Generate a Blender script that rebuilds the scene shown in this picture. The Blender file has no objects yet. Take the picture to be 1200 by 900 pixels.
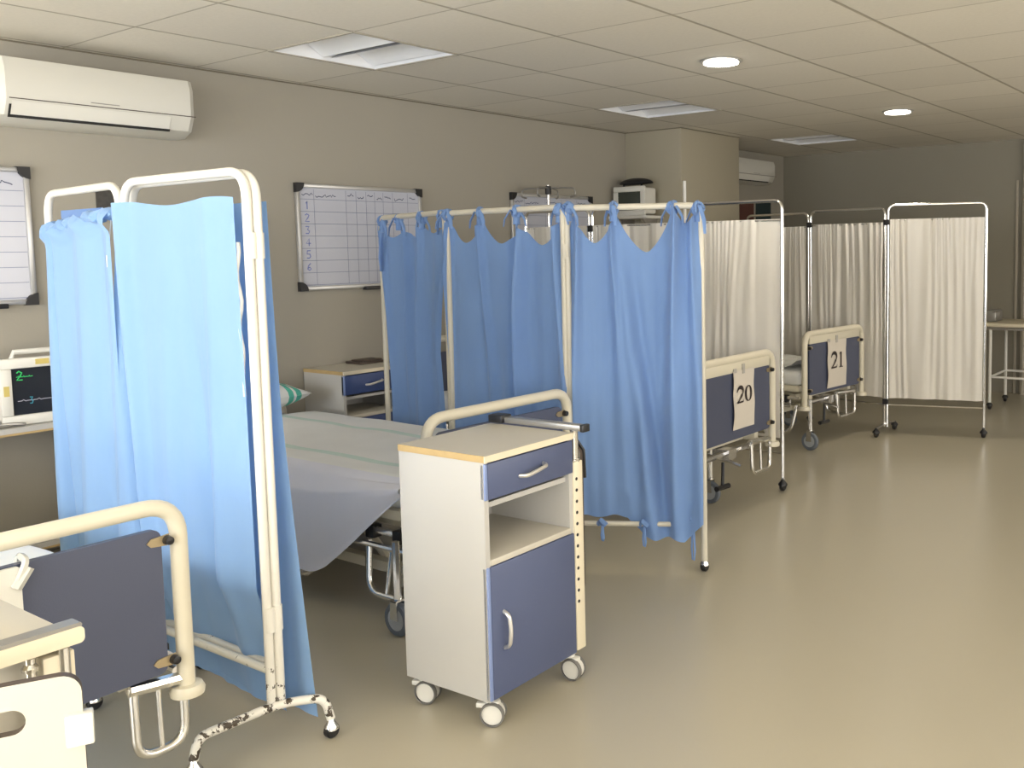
import bpy, bmesh, math, random
from mathutils import Vector, Matrix, noise
random.seed(7)
PI = math.pi
sc = bpy.context.scene
COL = sc.collection
V = Vector

# ------------------------------------------------------------------ materials
def _new(name):
    m = bpy.data.materials.new(name); m.use_nodes = True
    nt = m.node_tree
    b = nt.nodes['Principled BSDF']
    return m, nt, b

def paint(name, col, rough=.5, spec=.5, metal=0., var=.04, scale=6., bump=0., bscale=60., coat=0.):
    """plain surface with a little cloudy variation and optional fine bump"""
    m, nt, b = _new(name)
    N, L = nt.nodes, nt.links
    tc = N.new('ShaderNodeTexCoord')
    no = N.new('ShaderNodeTexNoise'); no.inputs['Scale'].default_value = scale; no.inputs['Detail'].default_value = 4
    L.new(tc.outputs['Object'], no.inputs['Vector'])
    mx = N.new('ShaderNodeMix'); mx.data_type = 'RGBA'
    mx.inputs['A'].default_value = (*[c * (1 - var) for c in col], 1)
    mx.inputs['B'].default_value = (*[min(1, c * (1 + var)) for c in col], 1)
    L.new(no.outputs['Fac'], mx.inputs['Factor'])
    L.new(mx.outputs['Result'], b.inputs['Base Color'])
    b.inputs['Roughness'].default_value = rough
    b.inputs['Metallic'].default_value = metal
    b.inputs['Specular IOR Level'].default_value = spec
    b.inputs['Coat Weight'].default_value = coat
    if bump:
        n2 = N.new('ShaderNodeTexNoise'); n2.inputs['Scale'].default_value = bscale; n2.inputs['Detail'].default_value = 3
        L.new(tc.outputs['Object'], n2.inputs['Vector'])
        bp = N.new('ShaderNodeBump'); bp.inputs['Strength'].default_value = bump; bp.inputs['Distance'].default_value = .01
        L.new(n2.outputs['Fac'], bp.inputs['Height']); L.new(bp.outputs['Normal'], b.inputs['Normal'])
    return m

def cloth_mat(name, col, rough=.85, trans=.25, sheen=.2, spec=.2, bscale=9., bump=.25):
    m, nt, b = _new(name)
    N, L = nt.nodes, nt.links
    tc = N.new('ShaderNodeTexCoord')
    no = N.new('ShaderNodeTexNoise'); no.inputs['Scale'].default_value = bscale; no.inputs['Detail'].default_value = 5
    mp = N.new('ShaderNodeMapping'); mp.inputs['Scale'].default_value = (1, 1, .35)
    L.new(tc.outputs['Object'], mp.inputs['Vector']); L.new(mp.outputs['Vector'], no.inputs['Vector'])
    mx = N.new('ShaderNodeMix'); mx.data_type = 'RGBA'
    mx.inputs['A'].default_value = (*[c * .93 for c in col], 1); mx.inputs['B'].default_value = (*[min(1, c * 1.06) for c in col], 1)
    L.new(no.outputs['Fac'], mx.inputs['Factor'])
    L.new(mx.outputs['Result'], b.inputs['Base Color'])
    b.inputs['Roughness'].default_value = rough; b.inputs['Specular IOR Level'].default_value = spec
    b.inputs['Sheen Weight'].default_value = sheen
    bp = N.new('ShaderNodeBump'); bp.inputs['Strength'].default_value = bump; bp.inputs['Distance'].default_value = .02
    L.new(no.outputs['Fac'], bp.inputs['Height']); L.new(bp.outputs['Normal'], b.inputs['Normal'])
    t = N.new('ShaderNodeBsdfTranslucent'); L.new(mx.outputs['Result'], t.inputs['Color'])
    ms = N.new('ShaderNodeMixShader'); ms.inputs['Fac'].default_value = trans
    L.new(b.outputs[0], ms.inputs[1]); L.new(t.outputs[0], ms.inputs[2])
    L.new(ms.outputs[0], N['Material Output'].inputs['Surface'])
    return m

def chipped(name, col, zlo, zhi, amount=.5):
    """white enamel whose paint has chipped away to dark rust below zlo and above zhi"""
    m, nt, b = _new(name)
    N, L = nt.nodes, nt.links
    tc = N.new('ShaderNodeTexCoord')
    no = N.new('ShaderNodeTexNoise'); no.inputs['Scale'].default_value = 38; no.inputs['Detail'].default_value = 6; no.inputs['Roughness'].default_value = .65
    L.new(tc.outputs['Object'], no.inputs['Vector'])
    sp = N.new('ShaderNodeSeparateXYZ'); L.new(tc.outputs['Object'], sp.inputs[0])
    mr = N.new('ShaderNodeMapRange'); mr.inputs['From Min'].default_value = zlo; mr.inputs['From Max'].default_value = zlo + .25
    mr.inputs['To Min'].default_value = .545; mr.inputs['To Max'].default_value = .80
    L.new(sp.outputs['Z'], mr.inputs['Value'])
    gt = N.new('ShaderNodeMath'); gt.operation = 'GREATER_THAN'
    L.new(no.outputs['Fac'], gt.inputs[0]); L.new(mr.outputs['Result'], gt.inputs[1])
    mx = N.new('ShaderNodeMix'); mx.data_type = 'RGBA'
    mx.inputs['A'].default_value = (*col, 1); mx.inputs['B'].default_value = (.06, .045, .03, 1)
    L.new(gt.outputs[0], mx.inputs['Factor']); L.new(mx.outputs['Result'], b.inputs['Base Color'])
    b.inputs['Roughness'].default_value = .3
    return m

def glow(name, col, strength):
    m, nt, b = _new(name)
    b.inputs['Base Color'].default_value = (*col, 1)
    b.inputs['Emission Color'].default_value = (*col, 1); b.inputs['Emission Strength'].default_value = strength
    return m

M = {}
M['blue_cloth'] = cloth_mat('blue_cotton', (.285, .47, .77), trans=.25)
M['blue_cloth_dimmed'] = cloth_mat('blue_cotton_dimmed', (.215, .355, .665), trans=.22)  # same blue cotton, darkened for the weaker light at the three-panel screen
M['white_satin'] = cloth_mat('white_satin', (.80, .77, .71), rough=.33, trans=.12, sheen=.0, spec=.5, bump=.12, bscale=5)
M['sheet'] = cloth_mat('white_sheet', (.84, .85, .84), trans=.06, bump=.2, bscale=5)
M['sheet_side'] = cloth_mat('lavender_sheet_side', (.80, .81, .90), trans=.06, bump=.2, bscale=5)  # bluer tint for the part of the sheet hanging down the near side
M['enamel'] = paint('white_enamel', (.80, .79, .75), .25, var=.02)
M['enamel_chip'] = chipped('chipped_enamel', (.78, .76, .70), .12, 2.)
M['cream_tube'] = paint('cream_enamel', (.70, .655, .53), .28, var=.03)
M['cream_old'] = paint('cream_enamel_screen', (.62, .585, .49), .35, var=.06)
M['chrome'] = paint('chrome', (.82, .81, .79), .2, metal=1., var=.02)
M['satin'] = paint('satin_metal', (.80, .79, .77), .35, metal=.85, var=.02)
M['tyre'] = paint('grey_tyre', (.17, .165, .155), .55, var=.06)
M['steel'] = paint('steel_tube', (.62, .61, .60), .25, metal=.9, var=.03)
M['alu'] = paint('aluminium', (.62, .62, .62), .35, metal=.8, var=.03)
M['black'] = paint('black_plastic', (.012, .012, .014), .4, var=.2)
M['rubber'] = paint('grey_rubber', (.13, .15, .18), .6, var=.1)
M['wheelgrey'] = paint('wheel_grey', (.36, .38, .40), .5, var=.06)
M['white_plastic'] = paint('white_plastic', (.74, .73, .68), .35, var=.02)
M['ac_plastic'] = paint('ac_plastic', (.64, .63, .58), .38, var=.015)
M['slate'] = paint('slate_blue_panel', (.078, .090, .145), .42, var=.04, bump=.05, bscale=200)
M['slate_far'] = paint('slate_blue_panel_far', (.070, .082, .135), .45, var=.05)
M['drawer_blue'] = paint('drawer_blue', (.085, .108, .205), .4, var=.03)
M['drawer_edge'] = paint('drawer_edge_blue', (.22, .29, .52), .35, var=.03)
M['drawer_dark'] = paint('drawer_dark_blue', (.04, .07, .2), .4, var=.03)
M['laminate'] = paint('white_laminate', (.52, .512, .49), .38, var=.015)
M['laminate_top'] = paint('cream_laminate', (.57, .54, .47), .4, var=.02)
M['flap_cream'] = paint('flap_cream', (.50, .47, .40), .45, var=.02)
M['cream_edge'] = paint('cream_edge', (.76, .69, .53), .4, var=.03)
M['wood_edge'] = paint('wood_edge', (.50, .36, .17), .45, var=.12, scale=30)
M['dark_edge'] = paint('dark_edge', (.07, .05, .04), .45, var=.1)
M['grey_trim'] = paint('grey_trim', (.33, .32, .30), .3, metal=.5, var=.04)
M['board'] = paint('whiteboard_enamel', (.53, .55, .64), .16, var=.015)
M['ink'] = paint('marker_ink', (.03, .04, .12), .5, var=.1)
M['ink_blue'] = paint('marker_blue', (.18, .23, .55), .5, var=.1)
M['line'] = paint('grid_line', (.23, .26, .38), .5, var=.05)
M['paper'] = paint('white_paper', (.66, .61, .54), .7, var=.03)
M['tape'] = paint('tape', (.45, .43, .40), .4, var=.05)
M['print_ink'] = paint('print_ink', (.03, .02, .02), .6, var=.05)
M['stripe'] = paint('mint_stripe', (.62, .76, .71), .8, var=.05)
M['mint'] = paint('mint_print', (.10, .48, .38), .8, var=.15, scale=40)
M['photo_dark'] = paint('dark_print', (.06, .055, .05), .6, var=.6, scale=60)
M['red_print'] = paint('red_print', (.11, .04, .03), .6, var=.2)
M['teal_print'] = paint('teal_print', (.015, .035, .04), .6, var=.2)
M['diffuser'] = paint('troffer_reflector', (.86, .88, .92), .35, var=.02)
M['dark_gap'] = paint('dark_gap', (.02, .02, .02), .8, var=.1)
M['down_glow'] = glow('lamp_glow', (1., .93, .80), 14)
M['screen'] = paint('monitor_screen', (.022, .026, .036), .12, var=.3)
M['screen_far'] = paint('monitor_screen_far', (.05, .06, .05), .2, var=.2)
M['trace_green'] = glow('trace_green', (.02, .42, .10), .45)
M['trace_cyan'] = glow('trace_cyan', (.02, .22, .30), .4)
M['trace_white'] = glow('trace_white', (.30, .30, .36), .35)
M['yellow_mark'] = paint('yellow_mark', (.62, .50, .15), .5)
M['clip_metal'] = paint('clip_metal', (.45, .36, .22), .35, metal=.6)
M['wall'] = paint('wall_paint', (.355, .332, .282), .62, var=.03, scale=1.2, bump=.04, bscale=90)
M['wall_dimmed'] = paint('wall_paint_dimmed', (.28, .26, .21), .62, var=.03, scale=1.2)  # wall paint darkened to put the light falloff into the back wall
M['pillar'] = paint('pillar_paint', (.40, .365, .28), .6, var=.03, scale=1.5)
M['trim'] = paint('trim_paint', (.40, .37, .31), .5)
M['edge_trim'] = paint('edge_trim', (.16, .14, .10), .6)
M['door'] = paint('door_paint', (.44, .40, .33), .45)
M['clear'] = paint('clear_plastic', (.62, .62, .58), .1, var=.02)

def floor_mat():
    m, nt, b = _new('floor_vinyl'); N, L = nt.nodes, nt.links
    tc = N.new('ShaderNodeTexCoord')
    n1 = N.new('ShaderNodeTexNoise'); n1.inputs['Scale'].default_value = .7; n1.inputs['Detail'].default_value = 1.5
    n2 = N.new('ShaderNodeTexNoise'); n2.inputs['Scale'].default_value = 90; n2.inputs['Detail'].default_value = 3
    mpf = N.new('ShaderNodeMapping'); mpf.inputs['Location'].default_value = (3.17, 1.73, .437); L.new(tc.outputs['Object'], mpf.inputs['Vector'])
    for n in (n1, n2): L.new(mpf.outputs['Vector'], n.inputs['Vector'])
    mx = N.new('ShaderNodeMix'); mx.data_type = 'RGBA'
    mx.inputs['A'].default_value = (.43, .395, .31, 1); mx.inputs['B'].default_value = (.48, .44, .345, 1)
    L.new(n1.outputs['Fac'], mx.inputs['Factor'])
    L.new(mx.outputs['Result'], b.inputs['Base Color'])
    mr = N.new('ShaderNodeMapRange'); mr.inputs['To Min'].default_value = .27; mr.inputs['To Max'].default_value = .27
    L.new(n2.outputs['Fac'], mr.inputs['Value']); L.new(mr.outputs['Result'], b.inputs['Roughness'])
    b.inputs['Specular IOR Level'].default_value = .5
    return m
M['floor'] = floor_mat()

TX0, TY0, TS = .035, 2.047 - .6 * 8, .6
def ceiling_mat():
    """suspended mineral tiles 0.6 m square with a thin T-bar grid between them"""
    m, nt, b = _new('ceiling_tiles'); N, L = nt.nodes, nt.links
    tc = N.new('ShaderNodeTexCoord'); sp = N.new('ShaderNodeSeparateXYZ'); L.new(tc.outputs['Object'], sp.inputs[0])
    def math_(op, a, b_=None, c=None):
        n = N.new('ShaderNodeMath'); n.operation = op
        for i, x in enumerate((a, b_, c)):
            if x is None: continue
            if isinstance(x, (int, float)): n.inputs[i].default_value = x
            else: L.new(x, n.inputs[i])
        return n.outputs[0]
    def edge(axis, off, hw):
        t = math_('SUBTRACT', sp.outputs[axis], off)
        t = math_('DIVIDE', t, TS)
        f = math_('FRACT', t)
        d = math_('MULTIPLY', math_('MINIMUM', f, math_('SUBTRACT', 1., f)), TS)
        mr = N.new('ShaderNodeMapRange'); mr.inputs['From Min'].default_value = hw * .55; mr.inputs['From Max'].default_value = hw
        L.new(d, mr.inputs['Value']); return mr.outputs['Result']
    ex = edge('X', TX0, .0105); ey = edge('Y', TY0, .0055)
    tile = math_('MULTIPLY', math_('ADD', math_('MULTIPLY', ex, .8), .2), math_('ADD', math_('MULTIPLY', ey, .65), .35))
    # each tile slightly different
    fl = N.new('ShaderNodeVectorMath'); fl.operation = 'MULTIPLY_ADD'
    fl.inputs[1].default_value = (1 / TS,) * 3; fl.inputs[2].default_value = (-TX0 / TS, -TY0 / TS, 0)
    L.new(tc.outputs['Object'], fl.inputs[0])
    f2 = N.new('ShaderNodeVectorMath'); f2.operation = 'FLOOR'; L.new(fl.outputs[0], f2.inputs[0])
    wn = N.new('ShaderNodeTexWhiteNoise'); L.new(f2.outputs[0], wn.inputs['Vector'])
    n2 = N.new('ShaderNodeTexNoise'); n2.inputs['Scale'].default_value = 55; n2.inputs['Detail'].default_value = 4
    L.new(tc.outputs['Object'], n2.inputs['Vector'])
    v = math_('ADD', math_('MULTIPLY', wn.outputs['Value'], .07), math_('MULTIPLY', n2.outputs['Fac'], .10))
    v = math_('ADD', v, .88)
    hsv = N.new('ShaderNodeMix'); hsv.data_type = 'RGBA'
    hsv.inputs['A'].default_value = (.36, .325, .26, 1); hsv.inputs['B'].default_value = (.80, .765, .69, 1)
    L.new(tile, hsv.inputs['Factor'])
    mu = N.new('ShaderNodeVectorMath'); mu.operation = 'SCALE'
    L.new(hsv.outputs['Result'], mu.inputs[0]); L.new(v, mu.inputs['Scale'])
    L.new(mu.outputs[0], b.inputs['Base Color'])
    b.inputs['Roughness'].default_value = .9; b.inputs['Specular IOR Level'].default_value = .15
    bp = N.new('ShaderNodeBump'); bp.inputs['Strength'].default_value = .5; bp.inputs['Distance'].default_value = .006
    h = math_('ADD', tile, math_('MULTIPLY', n2.outputs['Fac'], .25))
    L.new(h, bp.inputs['Height']); L.new(bp.outputs['Normal'], b.inputs['Normal'])
    return m
M['ceiling'] = ceiling_mat()

# ------------------------------------------------------------------ mesh builder
def fillet(pts, rad, n=7):
    """round the inner corners of a polyline"""
    pts = [V(p) for p in pts]; out = [pts[0]]
    for i in range(1, len(pts) - 1):
        a, p, c = pts[i - 1], pts[i], pts[i + 1]
        d0, d1 = (a - p), (c - p)
        r = min(rad, d0.length * .49, d1.length * .49)
        s, e = p + d0.normalized() * r, p + d1.normalized() * r
        for k in range(n + 1):
            t = k / n
            out.append(s * (1 - t) ** 2 + p * 2 * t * (1 - t) + e * t * t)
    out.append(pts[-1]); return out

def rrect(y0, y1, z0, z1, r, n=5):
    P = []
    for cx, cy, a in ((y1 - r, z1 - r, 0), (y0 + r, z1 - r, 90), (y0 + r, z0 + r, 180), (y1 - r, z0 + r, 270)):
        for k in range(n + 1):
            t = math.radians(a + 90 * k / n); P.append((cx + r * math.cos(t), cy + r * math.sin(t)))
    return P

class MB:
    def __init__(s): s.v = []; s.f = []; s.m = []; s.s = []
    def add(s, vs, fs, mi=0, smooth=False):
        o = len(s.v); s.v += [tuple(v) for v in vs]
        for f in fs: s.f.append([i + o for i in f]); s.m.append(mi); s.s.append(smooth)
        return s
    def box(s, x0, x1, y0, y1, z0, z1, mi=0, bev=0., seg=2):
        bm = bmesh.new(); bmesh.ops.create_cube(bm, size=1)
        for v in bm.verts: v.co = V(((x0 + x1) / 2 + v.co.x * (x1 - x0), (y0 + y1) / 2 + v.co.y * (y1 - y0), (z0 + z1) / 2 + v.co.z * (z1 - z0)))
        if bev: bmesh.ops.bevel(bm, geom=bm.edges[:], offset=bev, segments=seg, affect='EDGES', profile=.5)
        bm.verts.ensure_lookup_table(); bm.verts.index_update()
        s.add([v.co.copy() for v in bm.verts], [[v.index for v in f.verts] for f in bm.faces], mi, bool(bev)); bm.free(); return s
    def tube(s, pts, r, n=10, mi=0, closed=False, flat=1.):
        pts = [V(p) for p in pts]; N = len(pts)
        rs = r if isinstance(r, (list, tuple)) else [r] * N
        t0 = (pts[1] - pts[0]).normalized()
        up = V((0, 0, 1)) if abs(t0.z) < .9 else V((1, 0, 0))
        u = t0.cross(up).normalized(); vs = []
        for i in range(N):
            a = pts[i - 1] if (i or closed) else pts[i]; c = pts[(i + 1) % N] if (i < N - 1 or closed) else pts[i]
            t = (c - a)
            t = t.normalized() if t.length > 1e-9 else t0
            u = (u - t * u.dot(t)); u = u.normalized() if u.length > 1e-6 else t.orthogonal().normalized()
            w = t.cross(u)
            for k in range(n):
                th = 2 * PI * k / n; vs.append(pts[i] + (u * math.cos(th) + w * math.sin(th) * flat) * rs[i])
        fs = []
        for i in range(N if closed else N - 1):
            j = (i + 1) % N
            for k in range(n): fs.append([i * n + k, i * n + (k + 1) % n, j * n + (k + 1) % n, j * n + k])
        if not closed: fs += [list(range(n))[::-1], [(N - 1) * n + k for k in range(n)]]
        return s.add(vs, fs, mi, True)
    def lathe(s, prof, c, axis='Z', n=20, mi=0, caps=True):
        c = V(c); vs = []; fs = []
        for r, h in prof:
            for k in range(n):
                a = 2 * PI * k / n; p, q = r * math.cos(a), r * math.sin(a)
                vs.append(c + (V((p, q, h)) if axis == 'Z' else V((h, p, q)) if axis == 'X' else V((q, h, p))))
        for i in range(len(prof) - 1):
            for k in range(n): fs.append([i * n + k, i * n + (k + 1) % n, (i + 1) * n + (k + 1) % n, (i + 1) * n + k])
        if caps: fs += [list(range(n))[::-1], [(len(prof) - 1) * n + k for k in range(n)]]
        return s.add(vs, fs, mi, True)
    def prism(s, poly, plane, a, b, mi=0, mi_side=None):
        """extrude a 2-D polygon from a to b along the axis the plane leaves out ('YZ' along x, 'XZ' along y, 'XY' along z)"""
        n = len(poly)
        def P(p, h): return {'YZ': (h, p[0], p[1]), 'XZ': (p[0], h, p[1]), 'XY': (p[0], p[1], h)}[plane]
        vs = [P(p, a) for p in poly] + [P(p, b) for p in poly]
        s.add(vs, [list(range(n))[::-1], list(range(n, 2 * n))], mi)
        s.add(vs, [[i, (i + 1) % n, n + (i + 1) % n, n + i] for i in range(n)], mi if mi_side is None else mi_side)
        return s
    def grid(s, fn, nu, nv, mi=0, mfn=None):
        vs = [fn(i / nu, j / nv) for j in range(nv + 1) for i in range(nu + 1)]
        o = len(s.v); s.v += [tuple(v) for v in vs]; w = nu + 1
        for j in range(nv):
            for i in range(nu):
                s.f.append([o + j * w + i, o + j * w + i + 1, o + (j + 1) * w + i + 1, o + (j + 1) * w + i])
                s.m.append(mfn((i + .5) / nu, (j + .5) / nv) if mfn else mi); s.s.append(True)
        return s
    def ribbon(s, pts, wid, to3, lift, mi=0):
        """flat stroke on a surface: pts 2-D, wid scalar or list, to3 maps (u, v, h) to space"""
        n = len(pts); W = wid if isinstance(wid, (list, tuple)) else [wid] * n
        vs = []
        for i in range(n):
            a, c = V(pts[max(0, i - 1)]), V(pts[min(n - 1, i + 1)])
            d = (c - a); d = d.normalized() if d.length > 1e-9 else V((1, 0))
            nn = V((-d.y, d.x)) * W[i] * .5; p = V(pts[i])
            vs += [to3(*(p + nn), lift), to3(*(p - nn), lift)]
        return s.add(vs, [[2 * i, 2 * i + 1, 2 * i + 3, 2 * i + 2] for i in range(n - 1)], mi)
    def xf(s, mat, start=0):
        for i in range(start, len(s.v)): s.v[i] = tuple(mat @ V(s.v[i]))
        return s
    def build(s, name, mats, parent=None, angle=40, weld=False):
        me = bpy.data.meshes.new(name); me.from_pydata(s.v, [], s.f)
        if not isinstance(mats, (list, tuple)): mats = [mats]
        for m in mats: me.materials.append(M[m] if isinstance(m, str) else m)
        me.polygons.foreach_set('material_index', s.m); me.polygons.foreach_set('use_smooth', s.s)
        bm = bmesh.new(); bm.from_mesh(me)
        if weld: bmesh.ops.remove_doubles(bm, verts=bm.verts[:], dist=1e-5)
        bm.to_mesh(me); bm.free()
        me.update()
        try: me.set_sharp_from_angle(angle=math.radians(angle))
        except Exception: pass
        o = bpy.data.objects.new(name, me); COL.objects.link(o)
        if parent: o.parent = parent
        return o

def tag(o, label=None, cat=None, group=None, kind=None):
    if label: o['label'] = label
    if cat: o['category'] = cat
    if group: o['group'] = group
    if kind: o['kind'] = kind
    return o

def thing(name, label, cat, loc=(0, 0, 0), rz=0., group=None):
    o = bpy.data.objects.new(name, None); COL.objects.link(o); o.empty_display_size = .1
    o.location = loc; o.rotation_euler = (0, 0, rz)
    return tag(o, label, cat, group)

def struct(name, mb, mats, parent=None):
    o = mb.build(name, mats, parent)
    o['kind'] = 'structure'
    return o

# ------------------------------------------------------------------ the room
H = 2.2896
YB, XR, YN = 9.0, 7.2, -2.6          # back wall, right wall, near wall
PX, PY0, PY1 = .53, 6.24, 7.14       # pillar

struct('floor', MB().box(-.1, XR + .1, YN - .1, YB + .1, -.1, 0), 'floor')
TROF = [(1, 1), (1, 5), (1, 9)]      # ceiling cells that hold light fittings: (row from wall, column) on the tile grid
cm = MB()
xs = [-.1, .035 + .6, .035 + 1.2, XR + .1]
cells = [(.635, 1.235, 2.047 + .6 * k, 2.047 + .6 * (k + 1)) for k in (1, 5, 9)]
ycuts = [YN - .1]
for c in cells: ycuts += [c[2], c[3]]
ycuts.append(YB + .1)
cm.box(-.1, .635, YN - .1, YB + .1, H, H + .08)
cm.box(1.235, XR + .1, YN - .1, YB + .1, H, H + .08)
for i in range(0, len(ycuts), 2): cm.box(.635, 1.235, ycuts[i], ycuts[i + 1], H, H + .08)
struct('ceiling', cm, 'ceiling')
struct('wall_left', MB().box(-.1, 0, YN, YB, 0, H), 'wall')
struct('wall_pillar', MB().box(0, PX, PY0, PY1, 0, H, bev=.004), 'pillar')
struct('wall_back', MB().box(-.1, XR, YB, YB + .1, 0, H), 'wall_dimmed')
struct('trim_1', MB().box(0, .007, YN, PY0, H - .006, H).box(0, PX + .007, PY0 - .007, PY0, H - .006, H).box(PX, PX + .007, PY0, PY1, H - .006, H), 'edge_trim')
struct('baseboard_left', MB().box(0, .012, YN, PY0, 0, .07, bev=.003), 'wall')
# the right and near walls stand outside the picture; daylight comes in over them through tall window bands
wr = MB()
wr.box(XR, XR + .1, YN, YB, 0, .75); wr.box(XR, XR + .1, YN, YB, 2.1, H)
for y0, y1 in ((YN, -1.9), (.2, .6), (2.8, 3.2), (5.4, 5.8), (8.0, YB)): wr.box(XR, XR + .1, y0, y1, .75, 2.1)
struct('wall_right', wr, 'wall')
wn = MB()
wn.box(-.1, XR, YN - .1, YN, 0, .55); wn.box(-.1, XR, YN - .1, YN, 2.2, H)
for x0, x1 in ((-.1, .5), (3.5, 3.8), (6.8, XR)): wn.box(x0, x1, YN - .1, YN, .55, 2.2)
struct('wall_near', wn, 'wall')

# door frame at the far right of the back wall, and the pale conduit beside it
d = struct('door_1', MB().box(2.47, 3.3, YB - .03, YB, 0, 2.2, bev=.004), 'door')
struct('door_frame', MB().tube(fillet([(2.41, YB - .03, 0), (2.41, YB - .03, 2.262), (3.36, YB - .03, 2.262), (3.36, YB - .03, 0)], .04), .03, n=8), 'door', d)
struct('trim_2', MB().box(2.32, 2.345, YB - .018, YB, 0, 1.925, bev=.005), 'door')

# ------------------------------------------------------------------ ceiling lights
def troffer(c, label):
    x0, x1, y0, y1 = c
    t = thing('ceiling_light', label, 'light', ((x0 + x1) / 2, (y0 + y1) / 2, H), 0, 'square ceiling light fittings')
    hx = hy = .3
    hs = MB()
    hs.box(-hx, hx, -hy, hy, .11, .13)
    for a in (-1, 1):
        hs.box(min(a * hx, a * (hx - .012)), max(a * hx, a * (hx - .012)), -hy, hy, 0, .11)
        hs.box(-hx + .012, hx - .012, min(a * hy, a * (hy - .012)), max(a * hy, a * (hy - .012)), 0, .11)
    hs.build('housing', 'diffuser', t)
    # two curved reflector wings running with the fitting, dark lamp slot beside them
    for y0_, y1_ in ((-.27, -.02), (.02, .27)):
        rf = MB()
        def fn(u, v, a=y0_, b=y1_):
            y = a + (b - a) * v
            return V((-.285 + .57 * u, y, .012 + .05 * math.sin(PI * v) * 1. + .0))
        rf.grid(fn, 6, 14); rf.build('reflector', 'diffuser', t, 60)
    MB().box(-.288, .05, -.288, -.272, .012, .05).build('lamp_slot', 'dark_gap', t)
    fr = MB()
    for a in (-1, 1):
        fr.box(a * hx - .008, a * hx + .008, -hy, hy, -.004, .006); fr.box(-hx, hx, a * hy - .006, a * hy + .006, -.004, .006)
    fr.build('frame', 'trim', t)
    return t
troffer(cells[0], 'square recessed ceiling light with open slot, above the near blue screen')
troffer(cells[1], 'square recessed ceiling light in front of the pillar')
troffer(cells[2], 'square recessed ceiling light past the pillar, near the back wall')
def downlight(x, y, label):
    t = thing('downlight', label, 'light', (x, y, H), 0, 'lit round downlights')
    MB().lathe([(.088, .0), (.106, -.002), (.106, -.007), (.088, -.010), (.087, .0)], (0, 0, 0), n=28).build('rim', 'alu', t)
    MB().lathe([(.086, -.016), (.088, -.010), (.088, -.006)], (0, 0, 0), n=28).build('lamp_glass', 'down_glow', t)
    li = bpy.data.lights.new('downlight_lamp', 'SPOT'); li.energy = 26; li.color = (1., .88, .70); li.spot_size = math.radians(125); li.spot_blend = .8; li.shadow_soft_size = .08
    lo = bpy.data.objects.new('downlight_lamp', li); COL.objects.link(lo); lo.parent = t; lo.location = (0, 0, -.03)
downlight(2.111, 4.177, 'lit round downlight, the nearer and larger of two')
downlight(2.145, 6.511, 'lit round downlight, the farther and smaller of two')

# ------------------------------------------------------------------ air conditioners
def ac(y0, y1, z0, z1, label, depth=.22):
    t = thing('air_conditioner', label, 'air conditioner', (0, (y0 + y1) / 2, z0), 0, 'wall air conditioners')
    hh, hy = z1 - z0, (y1 - y0) / 2
    prof = [(0, 0), (depth * .55, 0), (depth * .86, hh * .10), (depth, hh * .34), (depth, hh * .82), (depth * .93, hh * .99), (depth * .88, hh), (0, hh)]
    pts = []
    for i, p in enumerate(prof): pts.append(p)
    b = MB()
    secs = [(-hy, .78), (-hy + .012, .93), (-hy + .035, 1.), (hy - .035, 1.), (hy - .012, .93), (hy, .78)]
    n = len(pts); vs = []
    for y, sc_ in secs:
        for x, z in pts: vs.append((x * (sc_ if x > 0 else 1), y, hh / 2 + (z - hh / 2) * (.965 + .035 * sc_)))
    fs = []
    for i in range(len(secs) - 1):
        for k in range(n): fs.append([i * n + k, i * n + (k + 1) % n, (i + 1) * n + (k + 1) % n, (i + 1) * n + k])
    fs += [list(range(n))[::-1], [(len(secs) - 1) * n + k for k in range(n)]]
    b.add(vs, fs, 0, True); b.build('casing', 'ac_plastic', t, 28)
    # air flap over the dark outlet, and the seam under the front cover
    def on(u, f):      # point on the lower front slope
        a, c = V((depth * .86, 0, hh * .10)), V((depth, 0, hh * .34)); p = a + (c - a) * f; p.y = u; return p
    nrm = V((.24, 0, -.14)).normalized()
    fl = MB()
    def q(u0, u1, f0, f1, h): return [on(u0, f0) + nrm * h, on(u1, f0) + nrm * h, on(u1, f1) + nrm * h, on(u0, f1) + nrm * h]
    fl.add(q(-hy + .055, hy - .13, .06, .92, .003), [[0, 1, 2, 3]])
    fl.build('air_flap', 'white_plastic', t)
    MB().add(q(-hy + .05, hy - .125, -.12, .06, .004), [[0, 1, 2, 3]]).add(q(-hy + .046, -hy + .055, -.12, .7, .004), [[0, 1, 2, 3]]).build('air_outlet', 'dark_gap', t)
    MB().box(depth - .001, depth + .0012, -hy + .045, hy - .012, hh * .345, hh * .36).build('cover_seam', 'dark_edge', t)
    MB().box(depth, depth + .0015, -.06, .06, hh * .40, hh * .415).build('badge', 'grey_trim', t)
    return t
ac(1.69, 2.535, 1.925, 2.185, 'white wall air conditioner above the first whiteboard, near end of the room')
ac(7.655, 8.46, 1.97, 2.19, 'white wall air conditioner past the pillar at the far end', .2)

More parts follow.
